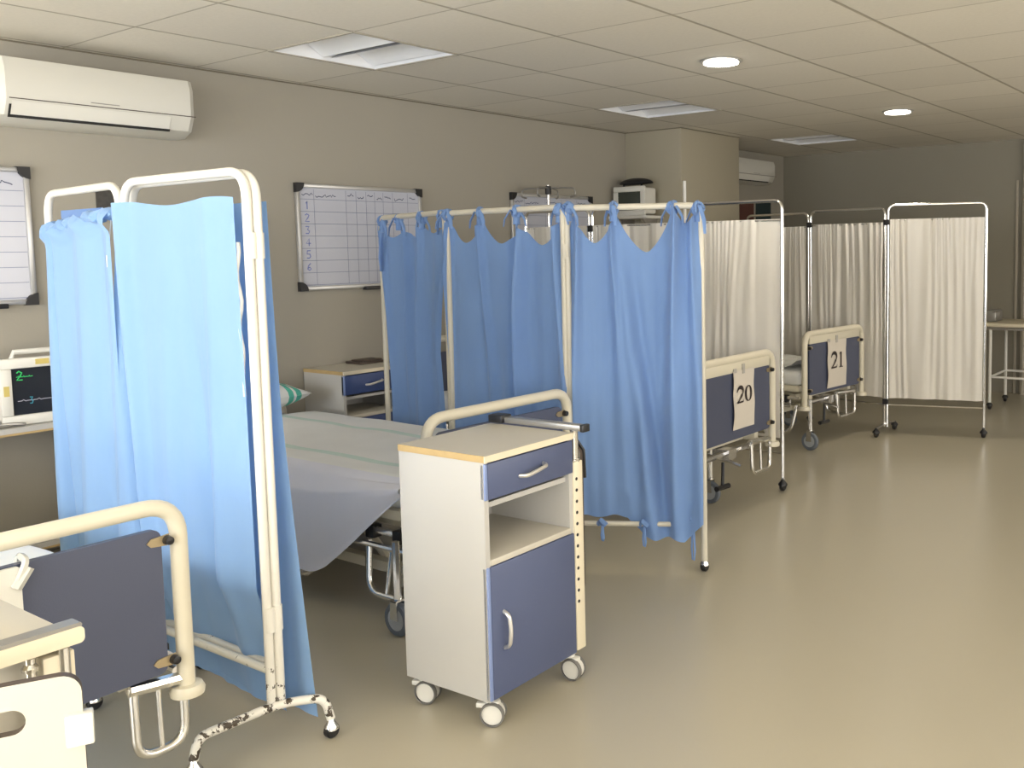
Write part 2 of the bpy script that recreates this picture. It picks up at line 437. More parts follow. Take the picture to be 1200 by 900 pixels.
# ------------------------------------------------------------------ whiteboards
DIG = {1: [(.35, .75), (.55, 1.), (.55, 0)], 2: [(.2, .8), (.45, 1.), (.75, .8), (.6, .5), (.2, 0), (.8, 0)], 3: [(.2, .95), (.7, .95), (.45, .55), (.75, .35), (.6, .02), (.2, .05)],
       4: [(.6, 0), (.6, 1.), (.2, .35), (.85, .35)], 5: [(.75, 1.), (.3, 1.), (.25, .55), (.65, .55), (.75, .25), (.55, 0), (.2, .05)], 6: [(.7, .95), (.35, .6), (.25, .2), (.5, 0), (.75, .2), (.55, .45), (.28, .3)]}
def scribble(mb, x, z, w, h, to3, mi, seed):
    r = random.Random(seed); n = max(6, int(w / .008)); pts = []
    for i in range(n): pts.append((x + w * i / (n - 1) + r.uniform(-.003, .003), z + r.uniform(-.5, .5) * h * (1 if i % 2 else .6)))
    mb.ribbon(pts, .0042, to3, .0008, mi)
def whiteboard(y0, z1, label, rows, cols, header, digits, wide=.888, high=.587):
    t = thing('whiteboard', label, 'whiteboard', (0, y0 + wide / 2, z1 - high), 0, 'framed whiteboards on the left wall')
    hw = wide / 2
    MB().box(0, .012, -hw + .01, hw - .01, .01, high - .01).build('writing_surface', 'board', t)
    fr = MB()
    for z in (0, high - .022): fr.box(0, .022, -hw, hw, z, z + .022, bev=.004)
    for y in (-hw, hw - .022): fr.box(0, .022, y, y + .022, .022, high - .022, bev=.004)
    fr.build('frame', 'alu', t)
    for sy in (-1, 1):
        for sz in (0, 1):
            y, z = sy * (hw + .003), -.003 if sz == 0 else high + .003
            dz = .05 if sz == 0 else -.05
            poly = [(y, z), (y - sy * .052, z)] + [(y - sy * (.052 * math.cos(a)), z + dz * 1.04 * math.sin(a)) for a in (.3, .6, .9, 1.25)] + [(y, z + dz * 1.04)]
            MB().prism(poly, 'YZ', 0, .027).build('corner_cap', 'black', t)
    MB().box(.012, .05, -.02, .32, -.012, .008, bev=.003).build('pen_tray', 'black', t)
    # ruled lines
    to3 = lambda u, v, h: (.0125 + h, u, v)
    ln = MB()
    zt = high - header
    for k in range(rows + 1):
        z = zt - k * (zt - .03) / rows
        ln.ribbon([(-hw + .025, z), (hw - .025, z)], .003, to3, .0004)
    for c in cols: ln.ribbon([(-hw + c * wide, .03), (-hw + c * wide, high - .03)], .003, to3, .0005)
    ln.build('ruled_lines', 'line', t)
    prev = 0.
    for k, c in enumerate(list(cols) + [.97]):
        a = max(prev, .03) * wide - hw + .012; w = (c - prev) * wide * .62
        if w > .02:
            hd = MB(); scribble(hd, a, high - .055 - (k % 2) * .012, w, .022, to3, 0, 11 * k + rows); hd.build('handwriting', 'ink', t)
        prev = c
    if digits:
        dg = MB(); rh = (zt - .03) / rows
        for k in range(1, 7):
            zc = zt - (k - .5) * rh
            pts = [(-hw + .045 + p[0] * .045, zc + (p[1] - .5) * rh * .62) for p in DIG[k]]
            dg.ribbon(pts, .006, to3, .001)
        dg.build('row_numbers', 'ink_blue', t)
    return t
whiteboard(3.187, 1.752, 'framed whiteboard with rows numbered 1 to 6, above the second bedside cabinet', 7, (.13, .37, .45, .53, .60, .67, .75, .88), .085, True)
whiteboard(.983, 1.755, 'framed whiteboard with an empty ruled table, beside the near blue screen', 7, (.30, .56, .82), .10, False)
whiteboard(4.885, 1.765, 'framed whiteboard mostly hidden behind the blue three-panel screen', 7, (.15, .4, .6, .8), .085, False)

# ------------------------------------------------------------------ folding screens
def U(p, q, zb, zt, bend):
    return fillet([(p[0], p[1], zb), (p[0], p[1], zt), (q[0], q[1], zt), (q[0], q[1], zb)], bend, 8)

def ball_caster(parent, x, y, r=.024, z0=0., stem_to=.06, mat='black', metal='chrome'):
    c = MB().lathe([(.006, stem_to), (.009, stem_to - .004), (.010, r * 2 + .004), (r * .9, r * 1.55), (r * .95, r * 1.2), (r * .5, r * 1.1)], (x, y, 0), n=14).build('caster', metal, parent)
    MB().lathe([(.004, -.012), (r * .8, -.012), (r, -.007), (r, .007), (r * .8, .012), (.004, .012)], (x, y, r), axis='X', n=18).build('wheel', mat, c)
    return c

def fold_noise(u, v, seed, fu=4., fv=1.2):
    return noise.noise(V((u * fu + seed * 7.3, v * fv + seed * 3.1, seed)))

def curtain(parent, A, B, ztop, zbot, mat, seed, off=0., ties=None, droop=.0, pleats=0, amp=.02, nu=90, nv=70, ridge=.035, extra=None, shrink=0., name='curtain', wid=.06):
    """cloth between plan points A and B; ztop / zbot are numbers or functions of u; ties are u positions where it hangs from the rail"""
    A, B = V((A[0], A[1], 0)), V((B[0], B[1], 0)); d = B - A; nrm = V((d.y, -d.x, 0)).normalized()
    zt = ztop if callable(ztop) else (lambda u: ztop); zb = zbot if callable(zbot) else (lambda u: zbot)
    def top(u):
        z = zt(u)
        if ties:
            ks = sorted(ties); lo = max([k for k in ks if k <= u], default=None); hi = min([k for k in ks if k >= u], default=None)
            if lo is not None and hi is not None and hi > lo:
                s = (u - lo) / (hi - lo); z -= droop * min(1.4, (hi - lo) / .35) * (1 - abs(2 * s - 1) ** 1.7)
            elif lo is None: z -= droop * .8 * (hi - u) / max(hi, .05)
            elif hi is None: z -= droop * .8 * (u - lo) / max(1 - lo, .05)
        return z
    def fn(u, v):                       # v: 0 bottom, 1 top
        w = 1 - v
        z = zb(u) + (top(u) - zb(u)) * v
        n = off + amp * (fold_noise(u, w * .6, seed) * 1.2 + .55 * fold_noise(u, w, seed + 5, 11, .8)) * (.35 + .65 * min(1, w * 3))
        if ties:
            for k in ties:
                sgn = 1 if int(k * 100 + seed) % 2 else .8
                ww = wid * (.35 + 1.5 * w)
                n += ridge * sgn * math.exp(-((u - k - .05 * math.sin(w * 2.2 + seed + k * 9)) / ww) ** 2) * (1 - .55 * w)
        if pleats:
            ph = pleats * u + 2.2 * fold_noise(u, w * .35, seed + 2, 3.2, .9)
            n += .012 * math.sin(2 * PI * ph) * max(.12, .55 + 1.3 * fold_noise(u, w, seed + 9, 4.5, 1.6)) * (.5 + .5 * v)
            n += .0028 * math.sin(2 * PI * (ph * 2.1 + w * .4)) * max(0, v - .45) * 2
            n += .016 * fold_noise(u, w, seed + 14, 7, 2.6) * w
        uu = u + shrink * (.5 - u) * math.sin(PI * v) + .010 * fold_noise(u, w, seed + 3, 6, 2)
        if uu < 0: uu = 0
        if uu > 1 and shrink >= 0: uu = 1
        p = A + d * uu + nrm * n; p.z = z
        if extra: p = extra(u, v, p, nrm)
        return p
    return MB().grid(fn, nu, nv).build(name, mat, parent, 180)

def bow(parent, x, y, z, mat, seed, tail=.07):
    """cloth strip knotted round the rail with two short tails"""
    r = random.Random(seed); b = MB()
    for k in range(2):
        a = r.uniform(0, PI)
        loop = []
        for i in range(13):
            t = 2 * PI * i / 12
            loop.append((x + .022 * math.cos(t) * math.cos(a) + r.uniform(-.004, .004), y + .022 * math.cos(t) * math.sin(a) + r.uniform(-.004, .004), z + .004 + .024 * math.sin(t)))
        b.tube(loop, [.009 + .004 * r.random() for _ in loop], n=6, flat=.6)
    for k in (-1, 1):
        a = r.uniform(-.6, .6)
        pts = [(x, y, z), (x + k * .02 * math.cos(a), y + k * .02 * math.sin(a) - .01, z + .012), (x + k * .045 * math.cos(a), y + k * .045 * math.sin(a) - .012, z - tail * .45), (x + k * .05 * math.cos(a), y + k * .05 * math.sin(a) - .012, z - tail)]
        b.tube(pts, [.008, .010, .009, .006], n=6, flat=.45)
    b.tube([(x, y, z - .05), (x, y, z + .018)], [.016, .013], n=8)
    return b.build('tie', mat, parent)

# --- screen 1: white enamel, two panels open and a third folded back
s1 = thing('folding_screen', 'blue curtain folding screen with white chipped frame, beside the near bed', 'screen')
ZT1 = 1.590; R1 = .0128
E1, H1, F1 = (2.232, 1.487), (1.605, 1.478), (.965, 1.535)
G1 = (2.238, 1.512); G1b = (1.575, 1.515)
f2 = MB().tube(U(H1, E1, .10, ZT1, .075), R1, n=12)
f2.tube([(H1[0], H1[1], .215), (E1[0], E1[1], .215)], .0125)
f2.build('panel_frame', 'enamel_chip', s1)
MB().tube(U(F1, (H1[0] - .036, H1[1] + .004), .10, ZT1 - .004, .075), R1, n=12).tube([(F1[0], F1[1], .215), (H1[0] - .036, H1[1], .215)], .0125).build('panel_frame', 'enamel_chip', s1)
MB().tube(U(G1b, G1, .10, ZT1 - .004, .075), R1, n=12).tube([(G1b[0], G1b[1], .215), (G1[0], G1[1], .215)], .0125).build('panel_frame', 'enamel_chip', s1)
for z in (.36, 1.39):
    MB().tube([(E1[0] + .004, E1[1] + .004, z - .035), (E1[0] + .004, E1[1] + .004, z + .035)], .0155, n=12).tube([(G1[0], G1[1], z - .035), (G1[0], G1[1], z + .035)], .0155, n=12).box(E1[0] - .004, G1[0] + .004, E1[1] + .006, G1[1] - .004, z - .03, z + .03).build('hinge', 'enamel_chip', s1)
def foot(parent, c, dv, a, b, mat, zc=.10, r=.0125, cz=.055, ends=None):
    dv = V((dv[0], dv[1], 0)).normalized(); c = V((c[0], c[1], 0))
    pa, pb = c - dv * a, c + dv * b
    if ends: pa, pb = V((*ends[0], 0)), V((*ends[1], 0))
    da, db = (c - pa).normalized(), (pb - c).normalized()
    pts = fillet([(pa.x, pa.y, cz), tuple(pa + da * .015 + V((0, 0, zc - .004))), (c.x, c.y, zc), tuple(pb - db * .015 + V((0, 0, zc + .004))), (pb.x, pb.y, cz)], .08, 8)
    o = MB().tube(pts, r, n=10).build('foot', mat, parent)
    for p in (pa, pb): ball_caster(parent, p.x, p.y, r=.022, stem_to=.062)
    return o
foot(s1, (2.243, 1.505), (.52, .85), .235, .15, 'enamel_chip', .115, ends=((2.222, 1.262), (2.335, 1.603)))
foot(s1, (H1[0] - .018, H1[1]), (.0, 1), .17, .17, 'enamel_chip', .115)
foot(s1, F1, (.1, 1), .17, .17, 'enamel_chip', .115)
# near curtain, hung inside the frame and tucked behind the lower rail
def ex_near(u, v, p, n):
    w = 1 - v; lo = min(1, max(0, (v - .06) * 4)); p0 = p.copy()
    # one long diagonal hollow running down from the hinge
    c = .02 + .20 * w; p += n * (-.10 * math.exp(-((u - c) / .045) ** 2) * (.3 + .7 * w) + .05 * math.exp(-((u - c - .085) / .05) ** 2) * (1 - v * .5) - .03 * math.exp(-((u - .60 - .12 * w) / .05) ** 2) * w + .02 * math.exp(-((u - .80) / .05) ** 2) * (.3 + .7 * w))
    p += n * .012 * math.sin(u * 15 + 2 * w) * w
    p = p0 + (p - p0) * (.15 + .85 * lo)
    p.y += -.030 + .080 * max(0., 1 - v * 4.) ** .7
    return p
c1 = curtain(s1, (H1[0] - .045, H1[1]), (E1[0] - .014, E1[1]), lambda u: 1.520 + .008 * math.sin(u * 9) - .004 * u, lambda u: .085 + .02 * math.sin(u * 4), 'blue_cloth', 1, amp=.012, extra=ex_near)
# far curtain with a rolled and tied top band
def ex_far(u, v, p, n):
    w = 1 - v
    p += n * (.030 * math.sin(2 * PI * (2.3 * u + .15 * math.sin(w * 2))) * (.4 + .6 * w) - .03 * math.exp(-((u - .10 - .03 * w) / .03) ** 2))
    if v > .955: p += n * .02 * math.sin((v - .955) / .045 * PI)
    p.y += -.022
    return p
c2 = curtain(s1, (F1[0] + .02, F1[1]), (H1[0] - .03, H1[1]), lambda u: 1.475 + .04 * u + .012 * math.sin(u * 17), .10, 'blue_cloth', 4, amp=.014, extra=ex_far)
rb = MB(); pts = []
for i in range(30):
    u = i / 29; pts.append((F1[0] + .02 + u * .60, F1[1] - .02 - u * .055 + .006 * math.sin(u * 23), 1.455 + .05 * u + .008 * math.sin(u * 31)))
rb.tube(pts, [.022 + .009 * math.sin(i * 1.7) for i in range(30)], n=8, flat=.7); rb.build('rolled_hem', 'blue_cloth', c2)
MB().box(F1[0] + .015, F1[0] + .30, F1[1] + .035, F1[1] + .04, 1.500, 1.530).build('rail_cloth', 'blue_cloth_dimmed', c2)
# white tag hanging on a cord, and the white tie strip by the near post
MB().tube([(1.548, 1.466, 1.50), (1.550, 1.456, 1.43), (1.546, 1.45, 1.375)], .0016, n=5).box(1.537, 1.556, 1.447, 1.450, 1.335, 1.372, bev=.001).build('white_tag', 'white_plastic', s1)
ts = MB(); pts = [(2.206 + .004 * math.sin(i * 1.3), 1.470 + .003 * math.cos(i), 1.40 - i * .026) for i in range(17)]
ts.tube(pts, [.006 - .0001 * i for i in range(17)], n=6, flat=.35); ts.build('tie_strip', 'enamel', s1)
# curtain of the folded-back panel: flares out past the post at the bottom
def ex_fold(u, v, p, n):
    w = 1 - v
    p.x += .062 * max(0., (w - .38) / .62) ** 1.2 * u ** 3
    p.y += .03 * w * u + .01 * math.sin(9 * u) * w
    return p
curtain(s1, (1.66, 1.545), (2.235, 1.545), 1.51, lambda u: .055 + .03 * (1 - u), 'blue_cloth', 8, amp=.014, extra=ex_fold)

# --- screen 2: cream frame, three panels, blue curtains on ties
s2 = thing('folding_screen', 'blue three-panel curtain screen on cream frame, between bed 20 and the made bed', 'screen')
ZT2 = 1.548; R2 = .0135
P2 = [(.54, 3.325), (1.262, 3.106), (1.992, 3.088), (2.488, 3.366)]
g = .009
for i in range(3):
    a, b = V((*P2[i], 0)), V((*P2[i + 1], 0)); dd = (b - a).normalized()
    p, q = a + dd * (g if i else 0), b - dd * g * (1 if i < 2 else 0)
    mb = MB().tube(U(p, q, .06 if i < 2 else .045, ZT2 - .004 * i, .05), R2, n=10)
    mb.tube([(p.x, p.y, .2), (q.x, q.y, .2)], .011, n=8)
    mb.build('panel_frame', 'cream_old', s2)
for i, p in enumerate(P2): ball_caster(s2, p[0], p[1], .022, stem_to=.075, mat='black')
for (x, y) in P2[1:3]:
    for z in (.33, 1.36): MB().tube([(x, y, z - .03), (x, y, z + .03)], .017, n=8).box(x - .02, x + .02, y - .006, y + .006, z - .025, z + .025).build('hinge', 'cream_old', s2)
# near panel
def ex_p3(u, v, p, n):
    w = 1 - v
    c = .35 + .28 * w                                     # long diagonal fold
    p += n * (.040 * math.exp(-((u - c) / .07) ** 2) * min(1, w * 2.5) - .035 * math.exp(-((u - c - .10) / .05) ** 2) * min(1, w * 2))
    p += n * (.05 * math.exp(-((u - .80) / .06) ** 2) * (1 - .4 * w))
    if v < .10: p += n * -.03 * (1 - v / .10) * math.sin(u * 5)
    return p
t3 = (.03, .36, .80, .98)
c3 = curtain(s2, V((*P2[2], 0)) + V((.015, .012, 0)), P2[3], lambda u: 1.515 + .02 * min(1, max(0, (u - .6) / .2)), lambda u: .225 - .085 * min(1, max(0, (u - .40) / .14)) + .075 * max(0, (u - .86) / .14) + .006 * math.sin(u * 27), 'blue_cloth_dimmed', 2, off=-.008, ties=t3, droop=.13, amp=.034, extra=ex_p3, ridge=.055, wid=.042)
for k, u in enumerate(t3):
    x, y = P2[2][0] + (P2[3][0] - P2[2][0]) * u, P2[2][1] + (P2[3][1] - P2[2][1]) * u
    bow(c3, x, y, 1.535 - .004 * k, 'blue_cloth_dimmed', 31 + k, .07 if k < 3 else .10)
def low_tie(x, y, z, ln, seed):
    r = random.Random(seed); b = MB()
    for s_ in (-.014, .014): b.tube([(x, y, z + .03), (x + s_, y - s_, z - ln * .3), (x + s_ * 1.2, y - s_, z - ln * .7), (x + s_ * .3, y, z - ln)], [.008, .007, .007, .005], n=6, flat=.5)
    b.tube([(x - .02, y, z + .01), (x, y - .01, z + .03), (x + .02, y, z + .01)], .012, n=6); return b.build('tie', 'blue_cloth_dimmed', c3)
low_tie(2.452, 3.335, .20, .15, 1); low_tie(2.12, 3.14, .19, .06, 2); low_tie(2.03, 3.088, .20, .04, 3); low_tie(2.27, 3.235, .185, .08, 4)
# middle panel
t2 = (.02, .31, .62, .96)
def ex_p2(u, v, p, n):
    w = 1 - v
    p += n * (.03 * math.exp(-((u - .62 - .01 * w) / .035) ** 2) - .025 * math.exp(-((u - .55 + .02 * w) / .03) ** 2) + .018 * math.sin(u * 13 + w) * w)
    return p
c4 = curtain(s2, P2[1], P2[2], 1.505, .16, 'blue_cloth_dimmed', 3, off=-.022, ties=t2, droop=.12, amp=.034, extra=ex_p2, ridge=.05, wid=.036)
for k, u in enumerate(t2):
    bow(c4, P2[1][0] + (P2[2][0] - P2[1][0]) * u, P2[1][1] + (P2[2][1] - P2[1][1]) * u, 1.53, 'blue_cloth_dimmed', 41 + k, .06)
# far panel: narrower cloth that leaves a gap before the hinge post lower down
t1 = (.02, .30, .66, .95)
def ex_p1(u, v, p, n):
    w = 1 - v
    dd = V((P2[1][0] - P2[0][0], P2[1][1] - P2[0][1], 0))
    p -= dd * (.17 * u * min(1, max(0, w - .08) * 2.6)) - dd * (.10 * (1 - u) * min(1, w * 1.3))
    p += n * (.035 * math.sin(2 * PI * (1.6 * u + .1 + .2 * w)) * (.4 + .6 * w))
    return p
c5 = curtain(s2, P2[0], P2[1], lambda u: 1.505 - .02 * (1 - u), .22, 'blue_cloth_dimmed', 6, off=-.022, ties=t1, droop=.055, amp=.034, extra=ex_p1, ridge=.05, wid=.045)
for k, u in enumerate(t1):
    bow(c5, P2[0][0] + (P2[1][0] - P2[0][0]) * u, P2[0][1] + (P2[1][1] - P2[0][1]) * u, 1.528, 'blue_cloth_dimmed', 51 + k, .08)
MB().tube([(.60, 3.285, 1.47), (.585, 3.285, 1.42), (.58, 3.28, 1.34), (.585, 3.28, 1.27)], [.012, .013, .012, .009], n=6, flat=.5).build('tie', 'blue_cloth_dimmed', c5)

# --- white satin screens beyond
def white_screen(label, pts, zt, zb, seeds, feet_at=(), zrail=.22, zshift=None, pleat=14):
    t = thing('folding_screen', label, 'screen')
    n = len(pts) - 1
    for i in range(n):
        a, b = V((*pts[i], 0)), V((*pts[i + 1], 0)); dd = (b - a).normalized()
        p, q = a + dd * (.012 if i else 0), b - dd * (.012 if i < n - 1 else 0)
        MB().tube(U(p, q, .05, zt - (zshift[i] if zshift else 0), .05), .0095, n=8).tube([(p.x, p.y, zrail), (q.x, q.y, zrail)], .007, n=6).build('panel_frame', 'chrome', t)
        MB().tube([(p.x, p.y, zt - .108 - (zshift[i] if zshift else 0)), (q.x, q.y, zt - .108 - (zshift[i] if zshift else 0))], .005, n=6).build('curtain_rod', 'steel', t)
        curtain(t, p + dd * .012, q - dd * .012, zt - .100 - (zshift[i] if zshift else 0), zb, 'white_satin', seeds[i], off=.008, pleats=pleat, amp=.016, nu=150, nv=40)
    for i in range(1, n):
        x, y = pts[i]
        for z in (.235, zt - .12): MB().box(x - .02, x + .02, y - .014, y + .014, z - .02, z + .02, bev=.003).build('hinge', 'black', t)
    for i, p in enumerate(pts):
        if i in feet_at:
            dv = feet_at[i]; a, b = V((p[0] - dv[0], p[1] - dv[1], 0)), V((p[0] + dv[0], p[1] + dv[1], 0))
            MB().tube([(a.x, a.y, .06), (p[0], p[1], .075), (b.x, b.y, .06)], .009, n=6).build('foot', 'chrome', t)
            for c in (a, b): ball_caster(t, c.x, c.y, .028, stem_to=.068, metal='black')
        else: ball_caster(t, p[0], p[1], .028, stem_to=.08, metal='black')
    return t
white_screen('white satin curtain screen on thin chrome frame, just behind bed 20', [(.22, 4.80), (.80, 4.77), (1.44, 4.75), (2.155, 4.742)], 1.618, .30, (61, 62, 63), {}, zrail=.21, pleat=6)
white_screen('white satin curtain screen on chrome frame at the far end, behind bed 21', [(.76, 6.86), (1.375, 6.73), (2.03, 6.615), (2.675, 6.805)], 1.648, .262, (71, 72, 73), {2: (.0, .18)}, zshift=(.03, .02, 0), zrail=.21, pleat=10)

# ------------------------------------------------------------------ hospital beds
def hospital_bed(label, x, y, rz, zt, W=.80, L=1.9, wheels=((-.14, -.34), (-.14, .34)), panel='slate', strip=False, xb=0., zm=.52, side=(-1, 1), foot_loops=(), zhead=None):
    t = thing('hospital_bed', label, 'bed', (x, y, 0), rz, 'hospital beds with slate blue footboards')
    hw = W / 2; k = .0205
    MB().tube(U((0, -hw), (0, hw), .285, zt - k, .085), k, n=14).build('footboard_frame', 'cream_tube', t)
    for s_ in (-1, 1):
        MB().lathe([(.024, -.016), (.040, -.014), (.042, 0), (.036, .012), (.022, .014)], (0, s_ * hw, .285), n=18).build('post_collar', 'cream_tube', t)
    zp0, zp1 = zt - .435, zt - (.075 if not strip else .085)
    MB().prism(rrect(-hw + .048, hw - .048, zp0, zp1, .022), 'YZ', -.009, .009).build('footboard_panel', panel, t)
    for s_ in (-1, 1):
        for z in (zp0 + .03, zp1 - .03):
            c = MB().prism([(s_ * (hw - .03), z + .014), (s_ * (hw - .075), z + .010), (s_ * (hw - .085), z), (s_ * (hw - .075), z - .010), (s_ * (hw - .03), z - .014)][::s_], 'YZ', .010, .014).build('panel_clip', 'clip_metal', t)
            MB().lathe([(.004, -.004), (.010, -.004), (.012, .004), (.010, .02), (.004, .022)], (.010, s_ * (hw - .036), z), axis='X', n=12).build('knob', 'black', c)
    if strip: MB().box(-.008, .012, -hw + .05, hw - .05, zp1 - .004, zt - .035, bev=.003).build('top_strip', 'cream_tube', t)
    # lying surface
    MB().box(-L, -.05, -hw + .015, hw - .015, .385, .425, bev=.006).build('mattress_deck', 'cream_tube', t)
    MB().box(-L + .02, -.055, -hw + .02, hw - .02, .425, zm, bev=.03, seg=3).build('mattress', 'sheet', t)
    # headboard
    zh = zhead or zt + .02
    MB().tube(U((-L, -hw), (-L, hw), .2, zh, .085), k, n=12).build('headboard_frame', 'cream_tube', t)
    MB().prism(rrect(-hw + .05, hw - .05, .42, zh - .08, .022), 'YZ', -L - .009, -L + .009).build('headboard_panel', panel, t)
    # running gear
    u = MB()
    for s_ in (-1, 1):
        u.box(-L + .06, -.03, s_ * (hw - .13) - .02, s_ * (hw - .13) + .02, .325, .365)
        u.box(-L + .15, -.10 + xb, s_ * .26 - .02, s_ * .26 + .02, .135, .175)
    u.box(-.16, -.10, -hw + .05, hw - .05, .325, .365); u.box(-L + .10, -L + .16, -hw + .05, hw - .05, .325, .365)
    u.box(-.20 + xb, -.14 + xb, -.36, .36, .135, .17); u.box(-L + .14, -L + .2, -.36, .36, .135, .17)
    for xx in (-.45 + xb * .5, -L + .5): u.tube([(xx, -.2, .15), (xx - .25, -.2, .345)], .018, n=8).tube([(xx, .2, .15), (xx - .25, .2, .345)], .018, n=8)
    u.build('underframe', 'cream_tube', t)
    if xb > -.5: MB().tube([(-.05, -hw + .10, .30), (-.05, hw - .10, .30)], .016, n=8).tube([(-.28, -.05, .30), (-.05, .02, .25), (.01, .03, .23)], .010, n=8).box(-.12, -.02, -.04, .04, .27, .32).build('crank_gear', 'steel', t)
    if xb > -.5: MB().tube([(-.02, -.10, .27), (.0, -.14, .17), (.0, -.14, .155)], .009, n=8).tube([(.0, -.20, .155), (.0, -.08, .15)], .014, n=8).build('brake_pedal', 'black', t)
    # folded side rails hang along both long sides
    for s_ in (-1, 1):
        r = MB(); yy = s_ * (hw + .005)
        r.tube([(-1.35, yy, .345), (-.045, yy, .345)], .013, n=8); r.tube([(-1.35, yy + s_ * .022, .295), (-.10, yy + s_ * .022, .295)], .011, n=8)
        for x0 in ((-.075, -.62, -1.05) if s_ in side else (-.9,)):
            r.tube(fillet([(x0 + .02, yy, .30), (x0 - .015, yy + s_ * .03, .115), (x0 - .225, yy + s_ * .03, .115), (x0 - .25, yy, .30)], .06, 6), .0125, n=10)
            r.tube([(x0 - .12, yy, .30), (x0 - .125, yy + s_ * .03, .118)], .0075, n=8)
        r = r.build('side_rail', 'chrome', t)
        for x0 in (-.15, -.30, -.70, -1.12): MB().box(x0 - .022, x0 + .022, yy - .02, yy + .024, .315, .362, bev=.004).build('rail_bracket', 'black', r)
    for ya, yb in foot_loops:
        MB().tube(fillet([(-.005, ya, .335), (0, ya, .155), (0, yb, .155), (0, yb, .30)], .05, 7), .0115, n=12).tube([(-.005, (ya + yb) / 2, .33), (0, (ya + yb) / 2, .157)], .0065, n=10).tube([(-.005, ya - .01, .33), (-.005, yb, .315)], .016, n=8).build('lifting_bar', 'chrome', t)
    wl = list(wheels) + [(-L + .16, -.34), (-L + .16, .34)]
    for wx, wy in wl:
        c = MB().tube([(wx, wy, .345), (wx, wy, .128)], .014, n=8).prism([(wx - .02, .062), (wx + .02, .062), (wx + .016, .132), (wx - .016, .132)], 'XZ', wy + .017, wy + .021).prism([(wx - .02, .062), (wx + .02, .062), (wx + .016, .132), (wx - .016, .132)], 'XZ', wy - .021, wy - .017).box(wx - .016, wx + .016, wy - .021, wy + .021, .128, .134).build('caster', 'chrome', t)
        MB().lathe([(.005, -.012), (.042, -.012), (.046, -.015), (.058, -.013), (.062, -.006), (.062, .006), (.058, .013), (.046, .015), (.042, .012), (.005, .012)], (wx, wy, .062), axis='Y', n=24, mi=0).lathe([(.004, -.0135), (.040, -.0135), (.040, .0135), (.004, .0135)], (wx, wy, .062), axis='Y', n=20, mi=1).build('wheel', ['rubber', 'wheelgrey'], c)
    return t
B1, B2, B20, B21 = (2.29, .825), (2.035, 2.640), (2.135, 4.255), (1.82, 6.185)
hospital_bed('near hospital bed cut by the picture edge, dark slate footboard under a cream tube rail', *B1, 0, .782, W=.79, L=2.0, xb=-.75, wheels=((-.92, -.34), (-.92, .30)), side=(-1,), foot_loops=((.265, .385),))
hospital_bed('made-up hospital bed behind the white and blue bedside cabinet', *B2, 0, .80, W=.77, L=1.99, wheels=((-.105, -.45), (-.105, .30)), zm=.53, zhead=.60)
hospital_bed('hospital bed with the number 20 paper on its footboard', *B20, 0, .815, W=.80, L=1.95, panel='slate_far', strip=True, xb=-.3, wheels=((-.19, -.33), (-.19, .05)), side=(-1,), foot_loops=((.17, .37),))
hospital_bed('hospital bed with the number 21 paper on its footboard', *B21, math.radians(-5), .80, W=.80, L=1.22, panel='slate_far', strip=True, xb=-.35, wheels=((.03, -.38), (-.55, .30)), foot_loops=((.05, .30),))

# number papers taped to the footboards
def serif_two(mb, x, z, w, h, to3, mi):
    pts, wd = [], []
    for k in range(21):                                    # bowl
        a = math.radians(170 - k * 10.5); pts.append((x + w * .47 + w * .36 * math.cos(a), z + h * .70 + h * .27 * math.sin(a)))
        wd.append(w * (.10 + .15 * math.sin(PI * min(1, k / 20)) ** 1.5))
    for p, q in (((.70, .50), .2), ((.50, .30), .13), ((.26, .12), .1), ((.12, .045), .1)): pts.append((x + w * p[0], z + h * p[1])); wd.append(w * q)
    mb.ribbon(pts, wd, to3, .001, mi)
    mb.ribbon([(x + w * .08, z + h * .06), (x + w * .5, z + h * .06), (x + w * .82, z + h * .07), (x + w * .93, z + h * .24)], [h * .10, h * .11, h * .10, h * .02], to3, .0011, mi)
    mb.ribbon([(x + w * .09, z + h * .73 + h * .03 * math.cos(k)) for k in (0, 3)], w * .12, to3, .0011, mi)
def serif_zero(mb, x, z, w, h, to3, mi):
    pts = [(x + w * .5 + w * .33 * math.cos(2 * PI * k / 36), z + h * .5 + h * .46 * math.sin(2 * PI * k / 36)) for k in range(37)]
    wd = [w * (.05 + .19 * abs(math.cos(2 * PI * k / 36)) ** 1.4) for k in range(37)]
    mb.ribbon(pts, wd, to3, .001, mi)
def serif_one(mb, x, z, w, h, to3, mi):
    mb.ribbon([(x + w * .5, z + h * .03), (x + w * .5, z + h * .97)], w * .20, to3, .001, mi)
    mb.ribbon([(x + w * .24, z + h * .03), (x + w * .78, z + h * .03)], h * .05, to3, .0011, mi)
    mb.ribbon([(x + w * .24, z + h * .84), (x + w * .44, z + h * .95)], [h * .02, h * .08], to3, .0011, mi)
